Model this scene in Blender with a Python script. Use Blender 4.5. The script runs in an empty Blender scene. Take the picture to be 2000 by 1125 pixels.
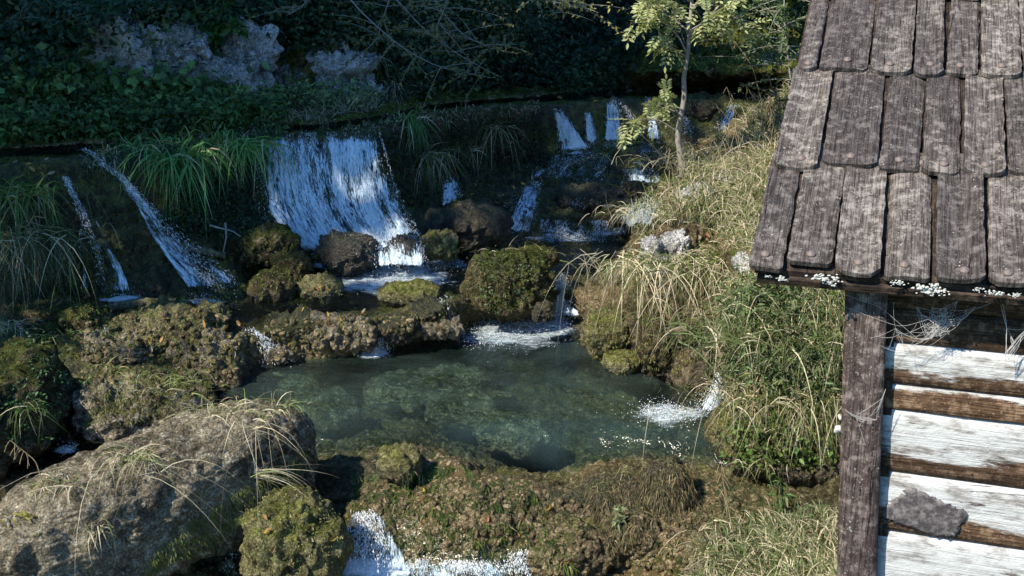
import bpy, bmesh, math, random
import numpy as np
from mathutils import Vector
from mathutils.bvhtree import BVHTree
R = math.radians
rng = np.random.default_rng(11); random.seed(11)

# ------------------------------------------------------------------ camera, world, sun, exposure
SC = bpy.context.scene; COL = SC.collection
H = 3.5; PITCH = R(16); F = 2200.0
CP, SP = math.cos(PITCH), math.sin(PITCH)
cd = bpy.data.cameras.new('camera'); cam = bpy.data.objects.new('camera', cd); COL.objects.link(cam)
cam.location = (0, 0, H); cam.rotation_euler = (R(90) - PITCH, 0, 0)
cd.sensor_width = 36; cd.lens = F / 2000 * 36; cd.clip_end = 600; cd.clip_start = .05
SC.camera = cam
SUN_EL = R(46); SUN_AZ = math.atan2(-.62, -.785)          # plan direction towards the sun
SD = np.array([math.cos(SUN_AZ) * math.cos(SUN_EL), math.sin(SUN_AZ) * math.cos(SUN_EL), math.sin(SUN_EL)])
w = bpy.data.worlds.new('World'); SC.world = w; w.use_nodes = True
wn = w.node_tree; bg = wn.nodes['Background']; sky = wn.nodes.new('ShaderNodeTexSky')
sky.sky_type = 'NISHITA'; sky.sun_disc = False; sky.sun_elevation = SUN_EL
sky.sun_rotation = math.pi / 2 - SUN_AZ; sky.ozone_density = 4.0; sky.dust_density = .2; sky.air_density = 1.3
tint = wn.nodes.new('ShaderNodeMix'); tint.data_type = 'RGBA'; tint.blend_type = 'MULTIPLY'; tint.inputs[0].default_value = 1; tint.inputs[7].default_value = (.56, .86, 1.15, 1)
wn.links.new(sky.outputs[0], tint.inputs[6]); wn.links.new(tint.outputs[2], bg.inputs[0]); bg.inputs[1].default_value = .13
sl = bpy.data.lights.new('sun', 'SUN'); sl.energy = 5.0; sl.angle = R(.5); sl.color = (1, .90, .74)
so = bpy.data.objects.new('sun', sl); COL.objects.link(so)
so.rotation_euler = Vector(SD).to_track_quat('Z', 'Y').to_euler()
SC.view_settings.view_transform = 'Standard'; SC.view_settings.look = 'None'
SC.view_settings.gamma = 1; SC.view_settings.exposure = 0.78; SC.view_settings.use_curve_mapping = False
SC.render.engine = 'CYCLES'
SC.cycles.max_bounces = 6; SC.cycles.transparent_max_bounces = 14; SC.cycles.diffuse_bounces = 3
SC.cycles.use_denoising = True

# ------------------------------------------------------------------ helpers
def ray(px, py):
    v = 562.5 - py
    return np.array([px - 1000.0, F * CP + v * SP, v * CP - F * SP])
def PZ(px, py, z):
    r = ray(px, py); return np.array([0, 0, H]) + r * ((z - H) / r[2])
def PY(px, py, y):
    r = ray(px, py); return np.array([0, 0, H]) + r * (y / r[1])
def PW(px, y, z):
    return np.array([(px - 1000) / F * (y * CP - (z - H) * SP), y, z])
def PT(px, e):
    if e[0] == 'w': return PW(px, e[1], e[2])
    if len(e) == 3: return PY(px, e[0], e[2])
    return PZ(px, e[0], e[1])

def _h(i, j, k, seed):
    h = (i * 374761393 + j * 668265263 + k * 2147483647 + seed * 1274126177) & 0xFFFFFFFF
    h = ((h ^ (h >> 13)) * 1274126177) & 0xFFFFFFFF
    return h ^ (h >> 16)
def noise(P, f=1.0, seed=0):
    P = np.asarray(P, float) * f + 100.5
    I = np.floor(P).astype(np.int64); f_ = P - I
    w_ = f_ * f_ * f_ * (f_ * (f_ * 6 - 15) + 10)
    out = 0
    for a in (0, 1):
        wa = w_[:, 0] if a else 1 - w_[:, 0]
        for b in (0, 1):
            wb = w_[:, 1] if b else 1 - w_[:, 1]
            for c_ in (0, 1):
                wc = w_[:, 2] if c_ else 1 - w_[:, 2]
                h = _h(I[:, 0] + a, I[:, 1] + b, I[:, 2] + c_, seed)
                gx = (h & 1023) / 511.5 - 1; gy = ((h >> 10) & 1023) / 511.5 - 1; gz = ((h >> 20) & 1023) / 511.5 - 1
                out = out + wa * wb * wc * (gx * (f_[:, 0] - a) + gy * (f_[:, 1] - b) + gz * (f_[:, 2] - c_))
    return out * 1.3
def fbm(P, f, o=4, seed=0, g=.5):
    s_, a = 0, 1
    for i in range(o): s_ = s_ + a * noise(P, f * 2 ** i, seed + i * 7); a *= g
    return s_
def bil(P, f, seed=0): return np.abs(noise(P, f, seed)) * 2 - .45

ORG = {}
def tag(o, label=None, cat=None, group=None, kind=None):
    if label: o['label'] = label
    if cat: o['category'] = cat
    if group: o['group'] = group
    if kind: o['kind'] = kind
    return o
def empty(name, loc, label, cat, group=None):
    o = bpy.data.objects.new(name, None); COL.objects.link(o); o.location = tuple(loc)
    o.empty_display_size = .1
    ORG[o.name] = np.array(loc, float); return tag(o, label, cat, group)
def mkmesh(name, V, Fc, mat, smooth=True, attrs=None):
    me = bpy.data.meshes.new(name); V = np.ascontiguousarray(V, np.float32)
    if not isinstance(Fc, (list, tuple)): Fc = [Fc]
    Fc = [np.asarray(f, np.int32) for f in Fc if len(f)]
    me.vertices.add(len(V)); me.vertices.foreach_set('co', V.ravel())
    nl = sum(f.size for f in Fc); npol = sum(len(f) for f in Fc)
    me.loops.add(nl); me.loops.foreach_set('vertex_index', np.concatenate([f.ravel() for f in Fc]))
    me.polygons.add(npol); st, p = [], 0
    for f in Fc: st.append(p + np.arange(len(f), dtype=np.int32) * f.shape[1]); p += f.size
    me.polygons.foreach_set('loop_start', np.concatenate(st).astype(np.int32))
    me.update(calc_edges=True); me.validate()
    me.polygons.foreach_set('use_smooth', np.full(len(me.polygons), smooth))
    for k, a in (attrs or {}).items():
        a = np.asarray(a, np.float32)
        if a.ndim == 1: at = me.attributes.new(k, 'FLOAT', 'POINT'); at.data.foreach_set('value', a)
        elif a.shape[1] == 3: at = me.attributes.new(k, 'FLOAT_VECTOR', 'POINT'); at.data.foreach_set('vector', np.ascontiguousarray(a).ravel())
    if mat: me.materials.append(mat)
    return me
def mk(name, V, Fc, mat, parent=None, origin=None, smooth=True, attrs=None):
    V = np.asarray(V, float)
    if parent is not None: og = ORG[parent.name]
    else: og = np.array(origin if origin is not None else [V[:, 0].mean(), V[:, 1].mean(), V[:, 2].min()], float)
    me = mkmesh(name, V - og, Fc, mat, smooth, attrs)
    o = bpy.data.objects.new(name, me); COL.objects.link(o)
    if parent is not None: o.parent = parent
    else: o.location = tuple(og)
    ORG[o.name] = og
    return o
def grid_faces(nr, nc):
    i = np.arange((nr - 1) * (nc - 1)); r = i // (nc - 1); c_ = i % (nc - 1); a = r * nc + c_
    return np.stack([a, a + 1, a + nc + 1, a + nc], 1)
def blur(A, n, ax):
    for _ in range(n):
        p = [(0, 0)] * A.ndim; p[ax] = (1, 1)
        B = np.pad(A, p, mode='reflect', reflect_type='odd')
        s0 = [slice(None)] * A.ndim; s1 = list(s0); s2 = list(s0)
        s0[ax] = slice(0, -2); s1[ax] = slice(1, -1); s2[ax] = slice(2, None)
        A = .25 * B[tuple(s0)] + .5 * B[tuple(s1)] + .25 * B[tuple(s2)]
    return A
def resample(C, ax, cnt):
    """piecewise linear: cnt[i] samples in interval i"""
    t = np.concatenate([i + np.arange(n) / n for i, n in enumerate(cnt)] + [[len(cnt)]])
    i0 = np.minimum(t.astype(int), len(cnt) - 1); f = t - i0
    A = np.take(C, i0, ax); B = np.take(C, i0 + 1, ax); sh = [1] * C.ndim; sh[ax] = -1; f = f.reshape(sh)
    return A * (1 - f) + B * f
def gnormals(G):
    a = np.gradient(G, axis=1); b = np.gradient(G, axis=0); n = np.cross(a, b)
    n /= np.linalg.norm(n, axis=2, keepdims=True) + 1e-9; return n
def unit(v): return v / (np.linalg.norm(v, axis=-1, keepdims=True) + 1e-9)
def tubes(paths, radii, sides=6):
    """paths: list of (n,3) arrays, radii: list of (n,) -> V,F joined"""
    VV, FF, off = [], [], 0
    for P, r in zip(paths, radii):
        P = np.asarray(P, float); r = np.broadcast_to(np.asarray(r, float), (len(P),))
        T = unit(np.gradient(P, axis=0)); ref = np.array([.31, .17, .93]) if abs(T[0, 2]) < .8 else np.array([.9, .3, .1])
        A = unit(np.cross(T, ref)); B = np.cross(T, A)
        a = np.arange(sides) / sides * 2 * math.pi
        ring = P[:, None] + r[:, None, None] * (np.cos(a)[None, :, None] * A[:, None] + np.sin(a)[None, :, None] * B[:, None])
        VV.append(ring.reshape(-1, 3)); n = len(P)
        i = np.repeat(np.arange(n - 1), sides); j = np.tile(np.arange(sides), n - 1)
        FF.append(np.stack([i * sides + j, i * sides + (j + 1) % sides, (i + 1) * sides + (j + 1) % sides, (i + 1) * sides + j], 1) + off)
        off += n * sides
    return np.concatenate(VV), np.concatenate(FF)
def smooth_path(pts, n):
    P = np.array(pts, float); d = np.concatenate([[0], np.cumsum(np.linalg.norm(np.diff(P, axis=0), axis=1))])
    t = np.linspace(0, d[-1], n); Q = np.stack([np.interp(t, d, P[:, k]) for k in range(3)], 1)
    return blur(Q, max(1, n // 8), 0)

# ------------------------------------------------------------------ materials
class M:
    def __init__(s, name):
        s.m = bpy.data.materials.new(name); s.m.use_nodes = True; s.t = s.m.node_tree
        s.b = s.t.nodes['Principled BSDF']; s.out = s.t.nodes['Material Output']; s.geo = None
    def n(s, typ, ins=None, **kw):
        nd = s.t.nodes.new('ShaderNode' + typ)
        for k, v in kw.items(): setattr(nd, k, v)
        for k, v in (ins or {}).items(): s.set(nd.inputs[k], v)
        return nd
    def set(s, sock, v):
        if isinstance(v, bpy.types.NodeSocket): s.t.links.new(v, sock)
        elif isinstance(v, (tuple, list)) and len(v) == 3 and sock.type == 'RGBA': sock.default_value = (*v, 1)
        else: sock.default_value = v
    def pos(s):
        if s.geo is None: s.geo = s.n('NewGeometry')
        return s.geo.outputs['Position']
    def nz(s):
        s.pos(); return s.n('SeparateXYZ', {0: s.geo.outputs['Normal']}).outputs[2]
    def attr(s, name, o='Fac'): return s.n('Attribute', attribute_name=name).outputs[o]
    def noise(s, scale, detail=4, rough=.55, vec=None, dist=0, col=False):
        return s.n('TexNoise', {'Vector': vec or s.pos(), 'Scale': scale, 'Detail': detail, 'Roughness': rough, 'Distortion': dist}).outputs[1 if col else 0]
    def math(s, op, a, b=0.0, c=0.0, clamp=False):
        nd = s.n('Math', {0: a, 1: b, 2: c}, operation=op); nd.use_clamp = clamp; return nd.outputs[0]
    def ramp(s, f, a, b):      # smooth 0..1 between a and b
        return s.n('MapRange', {'Value': f, 'From Min': a, 'From Max': b}, interpolation_type='SMOOTHSTEP').outputs[0]
    def mix(s, f, a, b, mode='MIX'):
        nd = s.n('Mix', data_type='RGBA', blend_type=mode); s.set(nd.inputs[0], f); s.set(nd.inputs[6], a); s.set(nd.inputs[7], b); return nd.outputs[2]
    def scale(s, vec, v): return s.n('VectorMath', {0: vec, 1: v}, operation='MULTIPLY').outputs[0]
    def bump(s, h, dist, strength=1.0, prev=None):
        ins = {'Height': h, 'Distance': dist, 'Strength': strength}
        if prev: ins['Normal'] = prev
        return s.n('Bump', ins).outputs[0]
    def p(s, **kw):
        for k, v in kw.items(): s.set(s.b.inputs[k.replace('_', ' ')], v)
        return s.m

def rock_mat(name, dark, mid, light, mossd, mossl, moss=0.0, wetc=.3, lime=False, grain=1.0, spark=0.75):
    m = M(name)
    n1 = m.noise(2.3, 6, .6); n2 = m.noise(17, 8, .68, dist=.4); n3 = m.noise(75, 4, .65)
    c = m.mix(m.ramp(n1, .35, .65), dark, mid)
    c = m.mix(m.ramp(n2, .44, .72), c, light)
    mm = m.math('ADD', m.math('MULTIPLY', m.nz(), .28), m.math('ADD', m.noise(3.4, 7, .7, dist=.6), m.attr('moss')))
    mf = m.ramp(mm, .72 - moss, .9 - moss)
    mc = m.mix(m.ramp(m.noise(9, 6, .7), .38, .66), mossd, mossl)
    c = m.mix(mf, c, mc)
    if lime:
        lf = m.ramp(m.math('ADD', m.noise(7, 8, .72), m.attr('lime')), .85, 1.0)
        c = m.mix(lf, c, m.mix(m.ramp(m.noise(21, 6, .7), .42, .6), (.1, .11, .11), (.5, .52, .52)))
    c = m.mix(m.ramp(n3, .34, .72), m.mix(1, c, (.42, .42, .42), 'MULTIPLY'), m.mix(1, c, (1.5, 1.5, 1.5), 'MULTIPLY'))
    vo = m.n('TexVoronoi', {'Vector': m.n('VectorMath', {0: m.pos(), 1: m.scale(m.noise(22, 3, col=True), (.05, .05, .05))}, operation='ADD').outputs[0], 'Scale': 34.0}).outputs[0]
    pit = m.ramp(vo, .25, .75)
    if lime:
        lf2 = m.attr('lip'); ch = m.ramp(m.math('ADD', vo, m.math('MULTIPLY', n2, .5)), .42, .8); gz = m.ramp(m.math('ADD', m.noise(5, 6, .72, dist=1.5), m.math('MULTIPLY', m.noise(26, 4, .7), .35)), .62, .74)
        lc = m.mix(ch, (.66, .51, .29), (.17, .115, .05)); lc = m.mix(m.ramp(n1, .4, .65), lc, m.mix(1, lc, (.62, .58, .5), 'MULTIPLY')); lc = m.mix(gz, lc, (.035, .065, .012))
        c = m.mix(lf2, c, lc)
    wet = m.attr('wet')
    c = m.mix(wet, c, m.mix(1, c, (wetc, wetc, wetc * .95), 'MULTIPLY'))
    b1 = m.bump(m.math('SUBTRACT', m.math('ADD', m.noise(38, 6, .72), m.math('MULTIPLY', n2, .9)), m.math('MULTIPLY', pit, .35)), .04 * grain, 1)
    b2 = m.bump(m.noise(140, 3, .6), .006 * grain, .8, b1)
    rg = m.math('SUBTRACT', .93, m.math('MULTIPLY', wet, .78))
    return m.p(Base_Color=c, Roughness=rg, Normal=b2, Specular_IOR_Level=m.math('ADD', .12, m.math('MULTIPLY', wet, spark)))
MT = {}
MT['bed'] = rock_mat('tufa_bed', (.05, .04, .02), (.18, .145, .07), (.44, .38, .22), (.035, .045, .008), (.19, .2, .04), moss=.11, lime=True)
MT['bank'] = rock_mat('bank_earth', (.06, .045, .025), (.19, .14, .075), (.42, .35, .22), (.04, .05, .012), (.16, .17, .04), moss=.03, lime=True)
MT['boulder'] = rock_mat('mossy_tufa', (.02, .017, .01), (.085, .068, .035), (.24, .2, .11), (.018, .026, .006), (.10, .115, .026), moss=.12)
MT['grey'] = rock_mat('dry_tufa', (.075, .062, .042), (.28, .24, .165), (.62, .56, .42), (.035, .045, .01), (.17, .18, .045), moss=.0, grain=1.25)
MT['olive'] = rock_mat('algae_rock', (.06, .055, .025), (.2, .185, .085), (.42, .39, .2), (.08, .09, .02), (.26, .27, .08), moss=.10, grain=1.1)
MT['lime'] = rock_mat('limestone', (.25, .25, .24), (.66, .66, .64), (.82, .82, .8), (.010, .014, .006), (.02, .025, .01), moss=-.02)
def strand_rock():
    m = M('hanging_moss_rock'); v = m.attr('fl', 'Vector')
    v = m.scale(v, (1, 1, .12)); n = m.noise(70, 5, .6, vec=v, dist=.3); n2 = m.noise(5, 4)
    c = m.mix(m.ramp(n, .38, .68), (.012, .01, .006), m.mix(m.ramp(n2, .4, .6), (.12, .1, .065), (.09, .1, .035)))
    return m.p(Base_Color=c, Roughness=.6, Normal=m.bump(n, .03, 1), Specular_IOR_Level=.3)
MT['strand'] = strand_rock()

def foliage(name, trans=.35, rough=.5, spec=.35):
    m = M(name); c = m.attr('col', 'Vector')
    c = m.mix(m.ramp(m.noise(30, 2), .35, .65), m.mix(1, c, (.75, .75, .75), 'MULTIPLY'), c)
    m.p(Base_Color=c, Roughness=rough, Specular_IOR_Level=spec)
    tr = m.n('BsdfTranslucent', {'Color': m.mix(1, c, (1.1, 1.15, .6), 'MULTIPLY')})
    mx = m.n('MixShader', {0: trans, 1: m.b.outputs[0], 2: tr.outputs[0]}); m.t.links.new(mx.outputs[0], m.out.inputs[0])
    return m.m
MT['leaf'] = foliage('leaf'); MT['grass'] = foliage('grass', .25, .55, .25); MT['dead'] = foliage('fallen_leaf', .15, .6)
def water_mat(name, tint, turb, tf, scale=5.0, amp=.03):
    m = M(name); m.t.nodes.remove(m.b)
    v = m.scale(m.pos(), (1, 1.8, 1))
    h = m.math('ADD', m.noise(scale, 3, .55, vec=v, dist=1.2), m.math('MULTIPLY', m.noise(scale * 4.5, 3, .6, vec=v, dist=.8), .28))
    nb = m.bump(h, amp, 1)
    tp = m.n('BsdfTransparent', {'Color': tint}); df = m.n('BsdfDiffuse', {'Color': turb, 'Normal': nb})
    dp = m.attr('deep'); tp.inputs['Color'].default_value = (1, 1, 1, 1); m.set(tp.inputs['Color'], m.mix(dp, (.97, .99, .98), tint))
    body = m.n('MixShader', {0: m.math('MULTIPLY', dp, m.math('ADD', tf * .5, m.math('MULTIPLY', m.ramp(m.noise(.9, 5, .62, vec=m.scale(m.pos(), (1, 1.3, 1)), dist=1.2), .36, .62), tf))), 1: tp.outputs[0], 2: df.outputs[0]})
    gl = m.n('BsdfGlossy', {'Color': (1, 1, 1), 'Roughness': .11, 'Normal': nb})
    fr = m.n('Fresnel', {'IOR': 1.34, 'Normal': nb})
    mx = m.n('MixShader', {0: m.math('MULTIPLY', fr.outputs[0], m.math('ADD', .12, m.math('MULTIPLY', dp, .88))), 1: body.outputs[0], 2: gl.outputs[0]})
    m.t.links.new(mx.outputs[0], m.out.inputs[0]); return m.m
MT['pool'] = water_mat('pool_water', (.62, .82, .76), (.065, .105, .092), .17, 4, .02)
MT['dark_water'] = water_mat('shallow_water', (.7, .74, .66), (.02, .028, .024), .12, 7, .035)
def white_mat(name, sx, sy, lo, hi, amax=1.0, colr=(.84, .88, .9)):
    """white water: filaments and gaps in the sheet, laid out in its own metres (fl = across, along, seed)"""
    m = M(name); fl = m.attr('fl', 'Vector'); d = m.attr('dens')
    n1 = m.noise(1, 5, .7, vec=m.scale(fl, (sx, sy, 3)), dist=.9)
    n2 = m.noise(1, 3, .7, vec=m.scale(fl, (sx * 3.6, sy * 4.2, 7)), dist=.5)
    f = m.math('ADD', m.math('MULTIPLY', n1, .52), m.math('MULTIPLY', n2, .48))
    a = m.math('MULTIPLY', m.ramp(m.math('ADD', f, d), lo, hi), amax)
    nb = m.bump(f, .03, 1)
    m.p(Base_Color=m.mix(m.ramp(m.math('ADD', f, d), lo, hi + .12), m.mix(1, colr, (.62, .76, .86), 'MULTIPLY'), colr), Roughness=.3, Specular_IOR_Level=.5, Normal=nb)
    tp = m.n('BsdfTransparent', {'Color': (.97, .99, 1)})
    mx = m.n('MixShader', {0: a, 1: tp.outputs[0], 2: m.b.outputs[0]}); m.t.links.new(mx.outputs[0], m.out.inputs[0])
    return m.m
MT['fall'] = white_mat('falling_water', 30, 3.6, .84, .99, .92, (.80, .87, .91))
MT['foam'] = white_mat('foam', 7, 20, .80, 1.10, .85, (.78, .84, .86))
m = M('spray'); MT['drop'] = m.p(Base_Color=(.86, .89, .92), Roughness=.3)
m = M('bark'); n = m.noise(30, 5, .6, vec=m.scale(m.pos(), (1, 1, .35)))
MT['bark'] = m.p(Base_Color=m.mix(n, (.10, .09, .075), (.36, .33, .28)), Roughness=.85, Normal=m.bump(n, .01))
m = M('pale_twig'); MT['twig'] = m.p(Base_Color=m.mix(m.noise(9), (.1, .1, .09), (.3, .31, .3)), Roughness=.7)
m = M('mossy_bark'); n = m.noise(25, 6, .7)
MT['logbark'] = m.p(Base_Color=m.mix(m.ramp(n, .4, .6), (.035, .03, .018), (.13, .12, .06)), Roughness=.9, Normal=m.bump(n, .02))
def wood(name, dark, mid, light, sc=1.0, lich=(.4, .42, .36), lichf=.70, sp=True):
    """fl = along the grain, across, seed"""
    m = M(name); fl = m.attr('fl', 'Vector')
    g = m.noise(1, 8, .7, vec=m.scale(fl, (4 * sc, 120 * sc, 9)), dist=.25)
    g2 = m.noise(1, 4, .6, vec=m.scale(fl, (9 * sc, 260 * sc, 5)))
    bl = m.noise(26, 6, .7); tone = m.noise(1, 2, vec=m.scale(fl, (.5, 1.5, 31)))
    c = m.mix(m.ramp(g, .36, .66), dark, mid); c = m.mix(m.ramp(bl, .46, .66), c, light); c = m.mix(m.ramp(m.noise(34, 5, .7), .56, .66), c, dark); c = m.mix(m.ramp(m.math('ADD', m.noise(150, 2, .5), m.math('MULTIPLY', m.noise(12, 3), .25)), .76, .82), c, light)
    c = m.mix(m.ramp(g2, .38, .5), m.mix(1, c, (.45, .43, .42), 'MULTIPLY'), c)
    c = m.mix(m.ramp(tone, .4, .62), m.mix(1, c, (.62, .6, .62), 'MULTIPLY'), m.mix(1, c, (1.22, 1.2, 1.17), 'MULTIPLY'))
    if sp:
        l = m.ramp(m.math('ADD', m.noise(95, 3, .6), m.math('MULTIPLY', m.noise(14, 3), .32)), lichf + .14, lichf + .21)
        c = m.mix(l, c, lich)
    crack = m.ramp(m.noise(1, 5, .6, vec=m.scale(fl, (3.2 * sc, 42 * sc, 17)), dist=.5), .335, .30)
    c = m.mix(crack, c, (.012, .01, .01))
    hgt = m.math('SUBTRACT', m.math('ADD', m.math('MULTIPLY', g, .9), m.math('MULTIPLY', g2, .4)), crack)
    nb = m.bump(hgt, .006, 1, m.bump(m.noise(60, 4, .7), .004, .8))
    m.p(Base_Color=c, Roughness=.85, Normal=nb, Specular_IOR_Level=.2); return m
MT['shingle'] = wood('weathered_shingle', (.042, .036, .032), (.135, .12, .106), (.25, .227, .204)).m
MT['post'] = wood('weathered_post', (.04, .031, .028), (.115, .088, .08), (.25, .21, .19), .8, lichf=.7).m
MT['beam'] = wood('dark_beam', (.02, .015, .012), (.055, .04, .03), (.1, .075, .055), .8, sp=False).m
def limewash():
    m = wood('limewashed_log', (.05, .03, .018), (.15, .09, .05), (.28, .19, .12), .7, sp=False)
    base = m.b.inputs['Base Color'].links[0].from_socket; fl = m.attr('fl', 'Vector')
    e = m.math('ADD', m.math('ADD', m.attr('hh'), m.math('MULTIPLY', m.math('SUBTRACT', m.noise(1, 3, .6, vec=m.scale(fl, (2.6, 3, 23))), .5), .8)), m.math('ADD', m.math('MULTIPLY', m.noise(1, 8, .72, vec=m.scale(fl, (5, 34, 3))), .70), m.math('MULTIPLY', m.noise(1, 4, .7, vec=m.scale(fl, (30, 160, 8))), .25)))
    pf = m.ramp(e, .90, 1.02)
    cr = m.ramp(m.noise(1, 6, .6, vec=m.scale(fl, (6, 80, 12)), dist=.6), .36, .32)
    wc = m.mix(cr, m.mix(m.ramp(m.noise(1, 7, .72, vec=m.scale(fl, (7, 22, 6))), .34, .56), (.19, .175, .16), (.5, .51, .5)), (.08, .06, .05))
    m.p(Base_Color=m.mix(pf, base, wc)); return m.m
MT['limewash'] = limewash()
m = M('rusty_washer'); MT['rust'] = m.p(Base_Color=m.mix(m.noise(160, 4), (.10, .072, .06), (.23, .185, .16)), Roughness=.7, Metallic=.25)
m = M('tar_patch'); n = m.noise(45, 6, .7)
MT['tar'] = m.p(Base_Color=m.mix(m.ramp(n, .4, .68), (.05, .043, .045), (.2, .18, .175)), Roughness=.75, Normal=m.bump(n, .006))
m = M('crusty_lichen'); n = m.noise(120, 4, .7)
MT['lichen'] = m.p(Base_Color=m.mix(n, (.34, .35, .3), (.72, .73, .68)), Roughness=.95, Normal=m.bump(n, .006))
m = M('cobweb_silk'); m.p(Base_Color=(.62, .62, .6), Roughness=.7)
tp = m.n('BsdfTransparent'); mx = m.n('MixShader', {0: .5, 1: tp.outputs[0], 2: m.b.outputs[0]}); m.t.links.new(mx.outputs[0], m.out.inputs[0]); MT['web'] = m.m

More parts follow.
